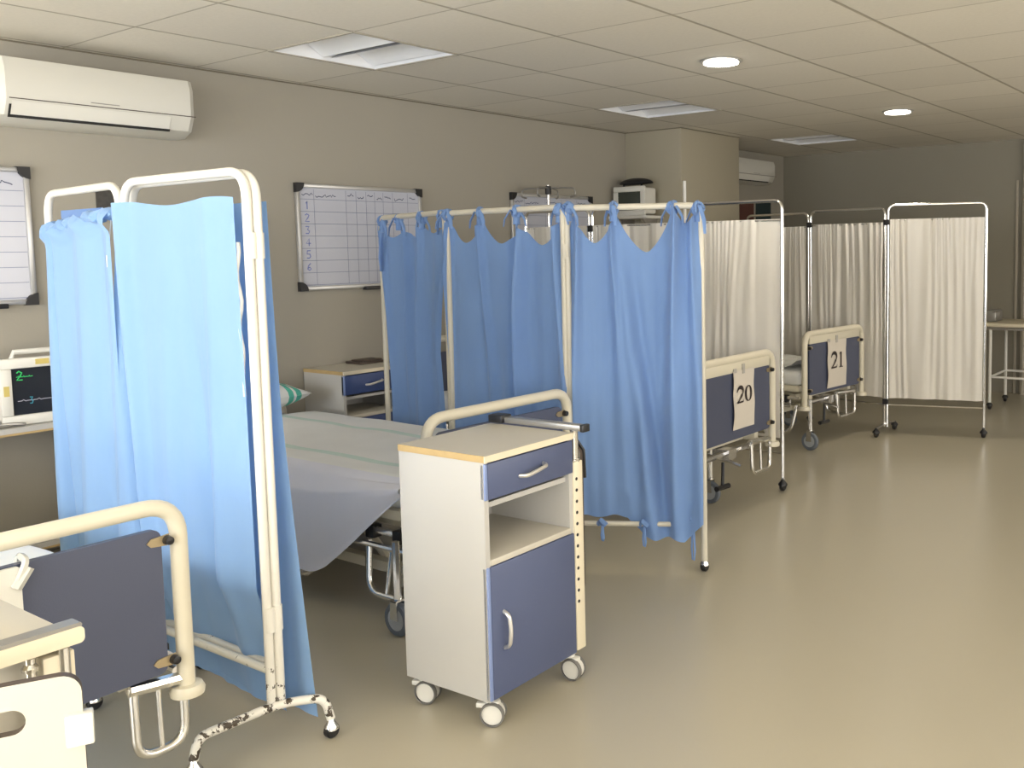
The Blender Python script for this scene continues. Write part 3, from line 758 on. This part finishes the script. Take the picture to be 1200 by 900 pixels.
def number_paper(label, bx, by, rz, y0, y1, z0, z1, digits, curl):
    t = thing('number_sign', label, 'sign', (bx, by, 0), rz, 'number papers on the footboards')
    def fn(u, v):
        y = y0 + (y1 - y0) * u
        return V((.0145 + curl * (math.sin(PI * v) * .6 + (.6 if u < .08 else 0) * abs(math.sin(v * 5))) * .006 + .003 * math.sin(v * 6 + u * 2) ** 2 * abs(u - .5) * 2, y + .004 * math.sin(v * 7) * (1 if u > .5 else .4), z0 + (z1 - z0) * v))
    MB().grid(fn, 10, 20).build('paper_sheet', 'paper', t, 180)
    pr = MB(); w, h = (y1 - y0), (z1 - z0)
    to3 = lambda a, b, l: (.0215 + l, a, b)
    cw = w * .38
    if digits == '20': serif_two(pr, y0 + w * .12, z0 + h * .44, cw, h * .28, to3, 0); serif_zero(pr, y0 + w * .50, z0 + h * .44, cw, h * .28, to3, 0)
    else: serif_two(pr, y0 + w * .14, z0 + h * .40, cw, h * .34, to3, 0); serif_one(pr, y0 + w * .50, z0 + h * .40, cw, h * .34, to3, 0)
    pr.build('printed_number', 'print_ink', t)
    MB().box(.010, .019, (y0 + y1) / 2 - .012, (y0 + y1) / 2 + .012, z1 - .02, z1 + .03).box(.010, .017, y0 + .01, y0 + .04, z1 - .01, z1 + .012).build('tape_strip', 'tape', t)
    return t
number_paper('white paper printed 20 taped to a slate footboard', *B20, 0, -.055, .165, .43, .735, '20', 1)
number_paper('white paper printed 21 taped to a slate footboard', *B21, math.radians(-5), -.125, .140, .385, .715, '21', 1)

# ------------------------------------------------------------------ bedding
def stripes(u, v): return 0
bx, by = B2
zs = .548
def sheet_fn(u, v):
    """u runs foot to head, v runs from the far edge across the top and down the near side"""
    X = bx - .075 - 1.66 * u
    top_w = .785
    hang = .40
    s = v * (top_w + hang)
    yy0 = by + .40
    wr_ = .006 * noise.noise(V((X * 4, s * 5, 2.)))
    if s < top_w - .03:
        return V((X, yy0 - s, zs + .010 * math.sin(PI * min(1, s / top_w)) + wr_))
    e = s - (top_w - .03)
    a = min(1., e / .05)
    y = yy0 - (top_w - .03) - .03 * math.sin(a * PI / 2) - .02 * noise.noise(V((X * 3, s * 2, 5.))) * max(0, (e - .05) / .3)
    z = zs - .03 * (1 - math.cos(a * PI / 2)) - max(0, e - .05)
    # the hanging part is shorter towards the foot: a diagonal hem
    z_hem_k = .10 + .90 * min(1., u / .30) if u < .27 else (.10 + .90 * .9 + .09 * math.sin(min(1, (u - .27) / .07) * PI / 2))
    z = zs - (zs - z) * (z_hem_k if e > .05 else 1)
    y -= .055 * min(1., max(0., e - .02) / .09)
    if e > .05: y -= .035 * math.sin(PI * min(1, (e - .05) / .35)) * .4 + .02 * math.sin(X * 11) * (e - .05)
    X2 = X - .0 * e
    return V((X2, y, z))
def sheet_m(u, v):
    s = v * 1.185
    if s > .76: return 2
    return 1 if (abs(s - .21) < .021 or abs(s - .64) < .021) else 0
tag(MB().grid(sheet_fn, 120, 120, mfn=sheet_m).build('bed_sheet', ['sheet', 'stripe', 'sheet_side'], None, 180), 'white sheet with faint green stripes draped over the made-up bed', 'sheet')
# pillow
def pillow(label, x, y, z, rx, ry, hz, rz, band):
    t = thing('pillow', label, 'pillow', (x, y, z), rz)
    def fn(u, v):
        a, b = (u - .5) * 2, (v - .5) * 2
        return a, b
    mb = MB()
    for sgn in (1, -1):
        def g_(u, v, s_=sgn):
            a, b = (u - .5) * 2, (v - .5) * 2
            th = (max(0, 1 - abs(a) ** 2.6) * max(0, 1 - abs(b) ** 2.6)) ** .5
            pin = 1 - .07 * (abs(a) ** 2) * (1 - abs(b)) - .0
            return V((a * rx * (1 - .06 * (1 - b * b)), b * ry * (1 - .06 * (1 - a * a)), hz + s_ * hz * th + .010 * noise.noise(V((a * 2.2, b * 2.2, s_ * 3. + x))) * (1 if s_ > 0 else 0)))
        mb.grid(g_ if sgn > 0 else (lambda u, v: g_(1 - u, v, -1)), 36, 36, mfn=(lambda u, v: 1 if band and (.76 < v < .80 or .82 < v < .90) else 0))
    mb.build('pillow_case', ['sheet', 'mint'], t, 180, weld=True)
    return t
pillow('plump white pillow with a green band at the head of the made-up bed',   .19, by + .09, .572, .15, .28, .072, .10, True)
# white spread with green print showing over the near footboard
b1x, b1y = B1
def spread(u, v):
    X = b1x - .10 - 1.5 * u; Y = b1y + .37 - .74 * v
    return V((X, Y, .525 + .02 * math.sin(PI * v) ** .5 + .008 * noise.noise(V((X * 4, Y * 4, 1)))))
tag(MB().grid(spread, 60, 40, mfn=lambda u, v: 1 if .60 < v < .66 else 0).build('bed_sheet', ['sheet', 'mint'], None, 180), 'white sheet with green print on the near bed, behind its footboard', 'sheet')
# rumpled sheet on bed 21
def rump(u, v):
    X = 1.79 - .72 * u; Y = 6.205 - .34 + .68 * v
    return V((X - .08 * 0, Y + .08 * u, .525 + .055 * abs(noise.noise(V((X * 5, Y * 5, 7)))) + .07 * math.exp(-((u - .12) / .12) ** 2 - ((v - .1) / .2) ** 2)))
tag(MB().grid(rump, 50, 40).build('bed_sheet', 'sheet', None, 180), 'rumpled white sheet on the bed numbered 21', 'sheet')

# chart holder hung on the near footboard
ch = thing('chart_holder', 'white chart holder with clear hook, hung on the near slate footboard', 'chart holder', (b1x, b1y, 0))
MB().prism(rrect(-.33, .035, .42, .705, .008), 'YZ', .012, .022).build('board', 'white_plastic', ch)
MB().tube(fillet([(.024, .022, .66), (.028, .045, .715), (0, .045, .722), (-.014, .045, .715), (-.014, .045, .68)], .01, 3), .008, n=6).tube([(.024, .022, .66), (.024, .05, .70)], .012, n=6).build('hook', 'clear', ch)

# ------------------------------------------------------------------ bedside cabinets
def swivel(parent, x, y, r, ang):
    c = MB().lathe([(.010, 0), (.016, -.004), (.016, -.012)], (x, y, r * 2 + .012), n=12)
    dx, dy = math.cos(ang), math.sin(ang)
    st = len(c.v)
    c.lathe([(.004, -.016), (r * .86, -.016), (r * .92, -.012), (r * .92, .012), (r * .86, .016), (.004, .016)], (0, 0, r), axis='Y', n=22)
    c.box(-r * .5, r * .55, -.014, .014, r * 1.5, r * 2.05, bev=.005)
    c.box(-r * 1.35, -r * .4, -.010, .010, r * 1.45, r * 1.85, bev=.003)
    c.xf(Matrix.Translation((x + dx * .012, y + dy * .012, 0)) @ Matrix.Rotation(ang, 4, 'Z'), st)
    o = c.build('caster', 'white_plastic', parent)
    w = MB(); st = 0
    for s_ in (-1, 1): w.lathe([(r * .84, s_ * .0105), (r, s_ * .0105), (r, s_ * .020), (r * .94, s_ * .023), (r * .84, s_ * .0225)][::s_], (0, 0, r), axis='Y', n=22, caps=False)
    w.xf(Matrix.Translation((x + dx * .012, y + dy * .012, 0)) @ Matrix.Rotation(ang, 4, 'Z'), 0)
    w.build('wheel', 'tyre', o)
    return o
def bar_handle(parent, pts, r=.0062, name='handle'):
    return MB().tube(fillet(pts, .03, 6), [r] * len(fillet(pts, .03, 6)), n=8, flat=1.).build(name, 'satin', parent)
def cabinet(label, x, y, rz, w=.40, d=.342, h=.797, zb=.083, blue='drawer_blue', table=True, casters=True, flap_ang=0., flap_tilt=0., flap=True, cas_ang=(0, 0, 0, 0)):
    """front faces local +x; origin on the floor under the middle of the body"""
    t = thing('bedside_cabinet', label, 'cabinet', (x, y, 0), rz, 'bedside cabinets')
    hw, hd, tk = w / 2, d / 2, .018
    fz = hd - .016
    b = MB()
    b.box(-hd, hd - .002, -hw, -hw + tk, zb, h - .018); b.box(-hd, hd - .002, hw - tk, hw, zb, h - .018)
    b.box(-hd, -hd + .01, -hw + tk, hw - tk, zb, h - .018); b.box(-hd + .01, fz, -hw + tk, hw - tk, zb, zb + tk)
    b.box(-hd + .01, fz, -hw + tk, hw - tk, h - .155, h - .14)
    b.build('carcass', 'laminate', t)
    sh = MB().box(-hd + .01, hd + .002, -hw + tk, hw - tk, .478, .496, bev=.002); sh.build('shelf', 'laminate_top', t)
    tp = MB().box(-hd, hd + .004, -hw, hw, h - .018, h, 0); tp.box(-hd, hd + .004, -hw - .003, -hw, h - .019, h, 1); tp.box(hd + .004, hd + .008, -hw - .003, hw, h - .019, h, 2)
    tp.build('top', ['laminate_top', 'wood_edge', 'cream_edge'], t)
    dr = MB().box(fz, hd + .004, -hw + .012, hw - .003, h - .128, h - .024, 0, bev=.003).box(fz, hd + .0035, -hw, -hw + .012, h - .128, h - .024, 1, bev=.003)
    dr = dr.build('drawer', [blue, 'drawer_edge'], t)
    bar_handle(dr, [(hd, -.055, h - .085), (hd + .026, -.045, h - .084), (hd + .030, 0, h - .076), (hd + .026, .045, h - .070), (hd, .055, h - .068)])
    do = MB().box(fz, hd + .004, -hw + .012, hw - .003, zb + .004, .476, 0, bev=.003).box(fz, hd + .0035, -hw, -hw + .012, zb + .004, .476, 1, bev=.003)
    do = do.build('door', [blue, 'drawer_edge'], t)
    bar_handle(do, [(hd, -hw + .062, .225), (hd + .024, -hw + .062, .235), (hd + .03, -hw + .062, .28), (hd + .024, -hw + .062, .325), (hd, -hw + .062, .335)])
    if casters:
        for (cx, cy), a in zip(((hd - .035, -hw + .03), (-hd + .04, -hw + .03), (hd - .02, hw - .01), (-hd + .04, hw - .03)), cas_ang): swivel(t, cx, cy, .036, a)
    else:
        for cx in (hd - .03, -hd + .03):
            for cy in (-hw + .03, hw - .03): MB().lathe([(.018, 0), (.018, zb)], (cx, cy, 0), n=12).build('foot', 'black', t)
    if table:
        cy = hw + .018
        co = MB().box(hd - .035, hd + .004, hw + .001, hw + .046, .09, h - .095, 0, bev=.004)
        for k in range(12): co.lathe([(.0055, 0), (.0055, .0012)], (hd + .0042, hw + .012, h - .15 - k * .036), axis='X', n=8, mi=1)
        co.build('table_column', ['cream_edge', 'black'], t)
        MB().tube([(hd - .012, cy + .008, h - .10), (hd - .012, cy + .008, h + .018)], .013, n=12).lathe([(.014, -.012), (.016, -.01), (.016, .004), (.014, .006)], (hd - .012, cy + .008, h - .094), n=12).build('table_rod', 'chrome', t)
        ar = MB().box(-hd + .02, hd + .03, cy - .016, cy + .016, h + .004, h + .024, 0, bev=.004).box(hd + .03, hd + .045, cy - .017, cy + .017, h + .002, h + .026, 1, bev=.003)
        ar.box(-hd + .0, -hd + .06, cy - .03, cy + .02, h + .004, h + .03, 1, bev=.004)
        ar.build('table_arm', ['grey_trim', 'black'], t)
        MB().tube([(hd - .03, hw + .046, h - .02), (hd - .01, hw + .070, h - .07), (hd - .01, hw + .074, h - .16)], .006, n=6).build('cable', 'black', t)
        if flap:
            st = MB(); st.prism(rrect(-hd + .02, hd - .01, .26, h - .05, .03), 'XZ', hw + .052, hw + .067, 0, 1)
            st.build('table_flap', ['laminate', 'dark_edge'], t)
    return t
cabinet('white and blue bedside cabinet on casters standing in the aisle', 2.699 - .171 - .012, 1.876 + .200 - .004, math.radians(1.6), cas_ang=(.5, .35, .15, 1.0))
cabinet('bedside cabinet with dark blue drawer against the wall, below the numbered whiteboard', .18, 3.39, 0, w=.40, d=.34, h=.738, zb=.06, blue='drawer_dark', table=False, casters=False)
# flat dark tray on top of it
tag(MB().box(.03, .17, 3.45, 3.63, .738, .752, bev=.005).box(.06, .16, 3.47, 3.61, .752, .760, bev=.003).build('tray', 'dark_edge', None), 'flat dark tray on the wall-side bedside cabinet', 'tray')

# cabinet at the near left corner of the picture, its overbed table flap hanging down
def near_cabinet():
    t = thing('bedside_cabinet', 'cream bedside cabinet with folded-down table flap, in front of the near bed', 'cabinet', (2.80, .475, 0), 0, 'bedside cabinets')
    hx, hy, h = .19, .185, .785
    b = MB().box(-hx, hx - .01, -hy, hy - .01, .09, h - .02)
    b.build('carcass', 'laminate_top', t)
    MB().box(-hx, hx, -hy, hy, h - .02, h, bev=.002).build('top', 'laminate_top', t)
    MB().box(-hx + .02, hx - .03, -hy - .016, -hy, .62, .75, bev=.003).build('drawer', 'drawer_blue', t)
    MB().box(-hx + .02, hx - .03, -hy - .016, -hy, .11, .46, bev=.003).build('door', 'drawer_blue', t)
    for x in (-hx + .04, hx - .04):
        for y in (-hy + .04, hy - .05): swivel(t, x, y, .036, .4)
    # arm along the outer edge: grey cap strip over a pale rounded bar
    st = Matrix.Translation((hx + .018, 0, 0))
    a = MB().prism(rrect(-.24, hy + .012, h - .016, h + .010, .008), 'YZ', hx + .002, hx + .034, 0).prism(rrect(-.24, hy + .010, h + .008, h + .016, .0038), 'YZ', hx + .004, hx + .032, 1)
    a.build('table_arm', ['cream_edge', 'grey_trim'], t)
    MB().box(hx - .005, hx + .022, hy - .045, hy - .018, .10, h - .028, bev=.003).box(hx - .005, hx + .02, hy - .012, hy + .002, .10, h - .028, bev=.003).build('table_column', 'cream_edge', t)
    MB().tube([(hx + .020, hy - .062, .12), (hx + .020, hy - .062, h - .02)], .0075, n=10).lathe([(.011, -.006), (.012, 0), (.0075, .006)], (hx + .020, hy - .062, h - .034), n=10).tube([(hx + .018, hy - .014, .12), (hx + .018, hy - .014, h - .02)], .0095, n=10).build('table_rod', 'chrome', t)
    # hanging flap with hand hole
    f = MB()
    W_ = .34
    outer = rrect(-W_, 0, -.48, 0, .026, 6)
    hole = rrect(-.30, -.066, -.068, -.034, .0165, 6)
    # flat face with a hole: bridge the outer and inner loops quad by quad after matching counts
    n = len(outer)
    bm = bmesh.new()
    def face(h_, mi):
        vo = [bm.verts.new((h_, p[0], p[1])) for p in outer]; vi = [bm.verts.new((h_, p[0], p[1])) for p in hole]
        eo = [bm.edges.new((vo[i], vo[(i + 1) % n])) for i in range(n)]; ei = [bm.edges.new((vi[i], vi[(i + 1) % n])) for i in range(n)]
        return vo, vi, eo + ei
    vo0, vi0, e0 = face(0, 0); vo1, vi1, e1 = face(.016, 0)
    r0 = bmesh.ops.triangle_fill(bm, use_beauty=True, edges=e0); r1 = bmesh.ops.triangle_fill(bm, use_beauty=True, edges=e1)
    for A_, B_ in ((vo0, vo1), (vi0, vi1)):
        for i in range(n):
            fc = bm.faces.new((A_[i], A_[(i + 1) % n], B_[(i + 1) % n], B_[i])); fc.material_index = 1
    bmesh.ops.recalc_face_normals(bm, faces=bm.faces[:])
    me = bpy.data.meshes.new('table_flap'); bm.to_mesh(me); bm.free()
    for k in ('flap_cream', 'dark_edge'): me.materials.append(M[k])
    o = bpy.data.objects.new('table_flap', me); COL.objects.link(o); o.parent = t
    ang = math.radians(-27)
    o.location = (3.205 - 2.80, .586 - .475, .803); o.rotation_euler = (0, 0, ang)
    c = MB().box(.004, .024, -.022, .012, -.100, -.055, bev=.003).build('clip', 'clear', o)
    return t
near_cabinet()

# ------------------------------------------------------------------ shelf and patient monitors
sh = thing('wall_shelf_unit', 'low white shelf unit with wood edge below the first whiteboard', 'shelf unit', (0, 1.3, 0))
for z in (.655, .165):
    MB().box(.0, .30, -.62, .62, z, z + .03, 0).box(.30, .304, -.62, .62, z, z + .009, 1).box(.30, .304, -.62, .62, z + .009, z + .03, 0).build('shelf', ['laminate', 'wood_edge'], sh)
for y in (-.62, .602): MB().box(.0, .29, y, y + .018, 0, .655).build('side_panel', 'wall', sh)

def monitor(label, loc, rz, w, h, d, near):
    t = thing('patient_monitor', label, 'monitor', loc, rz, 'patient monitors')
    hw = w / 2
    b = MB().box(-d, -.012, -hw + .012, hw - .012, .012, h - .01, bev=.015, seg=3)
    b.build('casing', 'white_plastic', t)
    fr = MB(); bz = .042
    x0, x1 = -.014, .006
    fr.box(x0, x1, -hw, hw, h - bz, h, bev=.006).box(x0, x1, -hw, hw, 0, bz, bev=.006).box(x0, x1, -hw, -hw + bz, bz, h - bz, bev=.004).box(x0, x1, hw - bz, hw, bz, h - bz, bev=.004)
    fr.build('bezel', 'white_plastic', t)
    sc_ = MB().box(-.012, -.004, -hw + bz - .004, hw - bz + .004, bz - .004, h - bz + .004).build('screen', 'screen' if near else 'screen_far', t)
    if near:
        to3 = lambda a, b_, l: (-.004 + l, a, b_)
        def wave(z, amp, mat, seed, y0=-hw + .06, y1=hw - .09):
            r = random.Random(seed); pts = [(y0 + (y1 - y0) * i / 24, z + (amp * (2.2 if i % 8 == 3 else -.8 if i % 8 == 4 else r.uniform(-.15, .15)))) for i in range(25)]
            MB().ribbon(pts, .0028, to3, .0015).build('trace', mat, sc_)
        wave(h * .72, .002, 'trace_green', 1, -hw + .06, -hw + .12); wave(h * .36, .002, 'trace_white', 3, -hw + .06, hw - .09)
        nb = MB()
        for (dy, z, dg) in ((hw - .085, h * .70, 6), (hw - .085, h * .48, 5)):
            nb.ribbon([(dy + p[0] * .03, z + (p[1] - .5) * .03) for p in DIG[dg]], .0035, to3, .0018)
        nb.build('readout', 'trace_white', sc_)
        gr = MB(); gr.ribbon([(-hw + .055 + p[0] * .034, h * .74 + (p[1] - .5) * .036) for p in DIG[2]], .005, to3, .002); gr.build('readout', 'trace_green', sc_)
        cy = MB(); cy.ribbon([(-hw + .10 + p[0] * .02, h * .36 + (p[1] - .5) * .028) for p in DIG[3]], .004, to3, .002); cy.build('readout', 'trace_cyan', sc_)
        for q_ in ((-.03, .02, h - .03, h - .008), (-hw + .01, -hw + .03, h * .45, h * .6), (.03, .07, .008, .028)): MB().box(.004, .0075, *q_).build('yellow_label', 'yellow_mark', t)
    MB().tube([(-.05, -hw + .06, h - .01), (-.05, -hw + .07, h + .022), (-.05, hw - .07, h + .022), (-.05, hw - .06, h - .01)], .011, n=8).build('carry_handle', 'white_plastic' if near else 'black', t)
    return t
monitor('white patient monitor with lit traces on the low shelf unit', (.262, 1.775, .686), math.radians(-4), .32, .275, .15, True)
tag(MB().tube(fillet([(.27, 1.53, .692), (.275, 1.60, .692), (.262, 1.66, .692), (.29, 1.69, .694), (.27, 1.64, .70), (.24, 1.56, .692)], .03, 4), .0065, n=6).build('cable', 'grey_trim', None), 'grey cable lying on the shelf before the near monitor', 'cable')
br = thing('wall_bracket', 'white bracket shelf on the pillar holding the far monitor', 'shelf', (.18, PY0, 1.60))
MB().box(-.18, .18, -.24, 0, 0, .022, bev=.003).build('shelf_board', 'white_plastic', br)
for q_ in (-.12, .10): MB().prism([(-.20, 0), (0, 0), (0, -.16)], 'YZ', q_, q_ + .02).build('brace', 'steel', br)
monitor('old white monitor on the pillar bracket, black case on top', (.19, 6.02, 1.623), math.radians(-90), .30, .225, .17, False)
bc = MB()
def case_fn(u, v):
    a, b = 2 * PI * u, v * PI / 2
    return V((.19 + .155 * math.cos(a) * math.cos(b) * (1 + .08 * noise.noise(V((math.cos(a), math.sin(a), 3)))), 6.12 + .075 * math.sin(a) * math.cos(b), 1.872 + .045 * math.sin(b)))
bc.grid(case_fn, 28, 8)
tag(bc.build('soft_case', 'black', None, 180, weld=True), 'black soft case lying on top of the far monitor', 'case')

# ------------------------------------------------------------------ drip stands, notices, table
def drip_stand(label, x, y, zt, hooks, mat, rb=.24):
    t = thing('drip_stand', label, 'drip stand', (x, y, 0))
    MB().tube([(0, 0, .08), (0, 0, zt)], .011, n=10).build('pole', mat, t)
    ft = MB()
    for k in range(5):
        a = 2 * PI * k / 5; ft.tube([(0, 0, .10), (rb * math.cos(a), rb * math.sin(a), .065)], [.014, .009], n=8)
    ft.build('base', mat, t)
    for k in range(5):
        a = 2 * PI * k / 5; ball_caster(t, rb * math.cos(a), rb * math.sin(a), .022, stem_to=.065)
    if hooks:
        for a in (20, 110, 200, 290):
            c, s_ = math.cos(math.radians(a)), math.sin(math.radians(a))
            MB().tube(fillet([(0, 0, zt - .02), (.10 * c, .10 * s_, zt - .02), (.19 * c, .19 * s_, zt - .025), (.20 * c, .20 * s_, zt - .075), (.16 * c, .16 * s_, zt - .085)], .03, 5), .006, n=6).build('hook', 'grey_trim', t)
        MB().lathe([(.012, -.045), (.022, -.04), (.022, .01), (.012, .014)], (0, 0, zt - .02), n=12).build('hook_hub', 'black', t)
    return t
drip_stand('drip stand with four wire hooks in front of the hidden whiteboard', .225, 5.03, 1.812, True, 'steel', rb=.17)
drip_stand('plain white drip stand pole in front of the pillar', 1.19, 5.26, 1.80, False, 'enamel')
for y, w, m, lab in ((8.21, .28, 'red_print', 'dark red notice on the wall under the far air conditioner'), (8.55, .31, 'teal_print', 'dark teal notice on the wall under the far air conditioner')):
    nt_ = thing('notice', lab, 'notice', (0, y, 1.38), 0, 'dark notices under the far air conditioner'); MB().box(0, .006, -w / 2, w / 2, 0, .435).build('printed_sheet', m, nt_)
tag(MB().box(0, .006, 2.15, 2.29, 1.55, 1.68).build('wall_picture', 'photo_dark', None), 'small dark picture on the wall seen through the near screen frame', 'picture')
tb = thing('trolley_table', 'beige-topped trolley table on casters at the far right', 'table', (2.84, 8.26, 0))
hx, hy, zt = .56, .27, .715
MB().box(-hx, hx, -hy, hy, zt - .03, zt, bev=.006).build('tabletop', 'cream_edge', tb)
MB().box(-hx + .02, hx - .02, -hy + .02, hy - .02, zt - .055, zt - .035).build('apron', 'steel', tb)
for sx in (-1, 1):
    for sy in (-1, 1):
        x, y = sx * (hx - .10), sy * (hy - .03)
        MB().tube([(x, y, .05), (x, y, zt - .05)], .0125, n=8).build('leg', 'enamel', tb); ball_caster(tb, x, y, .028, stem_to=.06, metal='black')
lr = MB()
for sy in (-1, 1): lr.tube([(-hx + .1, sy * (hy - .03), .27), (hx - .1, sy * (hy - .03), .27)], .010, n=8)
for sx in (-1, 1): lr.tube([(sx * (hx - .1), -hy + .03, .27), (sx * (hx - .1), hy - .03, .27)], .010, n=8)
lr.build('lower_rail', 'enamel', tb)
tag(MB().box(2.24, 2.385, 8.16, 8.36, .715, .80, bev=.012).box(2.25, 2.375, 8.17, 8.35, .80, .81, bev=.004).build('storage_box', 'grey_trim', None), 'grey box on the trolley table behind the far white screen', 'box')

# ------------------------------------------------------------------ light
def area(name, loc, target, sx, sy, energy, col):
    li = bpy.data.lights.new(name, 'AREA'); li.shape = 'RECTANGLE'; li.size = sx; li.size_y = sy; li.energy = energy; li.color = col
    o = bpy.data.objects.new(name, li); COL.objects.link(o); o.location = loc
    o.rotation_euler = (V(target) - V(loc)).to_track_quat('-Z', 'Y').to_euler(); return o
# daylight through the near-wall windows and the right-wall windows
area('daylight_near_a', (2.0, YN + .05, 1.4), (2.3, .6, 2.29), 2.9, 1.55, 130, (.96, .98, 1.))
area('daylight_near_b', (5.3, YN + .05, 1.4), (4.2, .6, 2.29), 2.9, 1.55, 80, (.96, .98, 1.))
for i, y in enumerate((-.8, 1.7, 4.3, 6.9)):
    area('daylight_right', (XR - .05, y, 1.42), (2.6, y, (1.6, .6, .2, .2)[i]), 2.1, 1.3, (38, 42, 38, 26)[i], (1., .92, .80))
bounce_sun = bpy.data.lights.new('bounce_sun', 'SUN'); bounce_sun.energy = 60; bounce_sun.angle = .02; bounce_sun.color = (1., .95, .88)  # unseen sun, added so its floor bounce behind the camera brightens the ceiling
so = bpy.data.objects.new('bounce_sun', bounce_sun); COL.objects.link(so); so.rotation_euler = V((.12, .62, -.80)).to_track_quat('-Z', 'Y').to_euler()
wd = bpy.data.worlds.new('world'); sc.world = wd; wd.use_nodes = True
bg = wd.node_tree.nodes['Background']; bg.inputs['Color'].default_value = (.95, .97, 1., 1); bg.inputs['Strength'].default_value = 1.0

# ------------------------------------------------------------------ camera
YAW, PIT, ROL = .6162564, -.0842799, -.0157365
F, PPX, PPY = 1120.30, 754.97, 386.41
cy_, sy_, cp, sp_ = math.cos(YAW), math.sin(YAW), math.cos(PIT), math.sin(PIT)
fw = V((-sy_ * cp, cy_ * cp, sp_)); rt = V((cy_, sy_, 0)); up = rt.cross(fw)
r2 = rt * math.cos(ROL) + up * math.sin(ROL); u2 = up * math.cos(ROL) - rt * math.sin(ROL)
cam = bpy.data.cameras.new('camera'); co = bpy.data.objects.new('camera', cam); COL.objects.link(co)
mat = Matrix((r2, u2, -fw)).transposed().to_4x4(); mat.translation = V((4.57757, 0, 1.36503))
co.matrix_world = mat
cam.sensor_width = 36; cam.sensor_fit = 'HORIZONTAL'; cam.lens = F / 1200 * 36
cam.shift_x = (600 - PPX) / 1200; cam.shift_y = (PPY - 450) / 1200
cam.clip_start = .05; cam.clip_end = 60
sc.camera = co
sc.cycles.caustics_reflective = False; sc.cycles.caustics_refractive = False; sc.cycles.sample_clamp_indirect = 4.
sc.view_settings.view_transform = 'Standard'
sc.view_settings.look = 'None'
sc.view_settings.exposure = .15
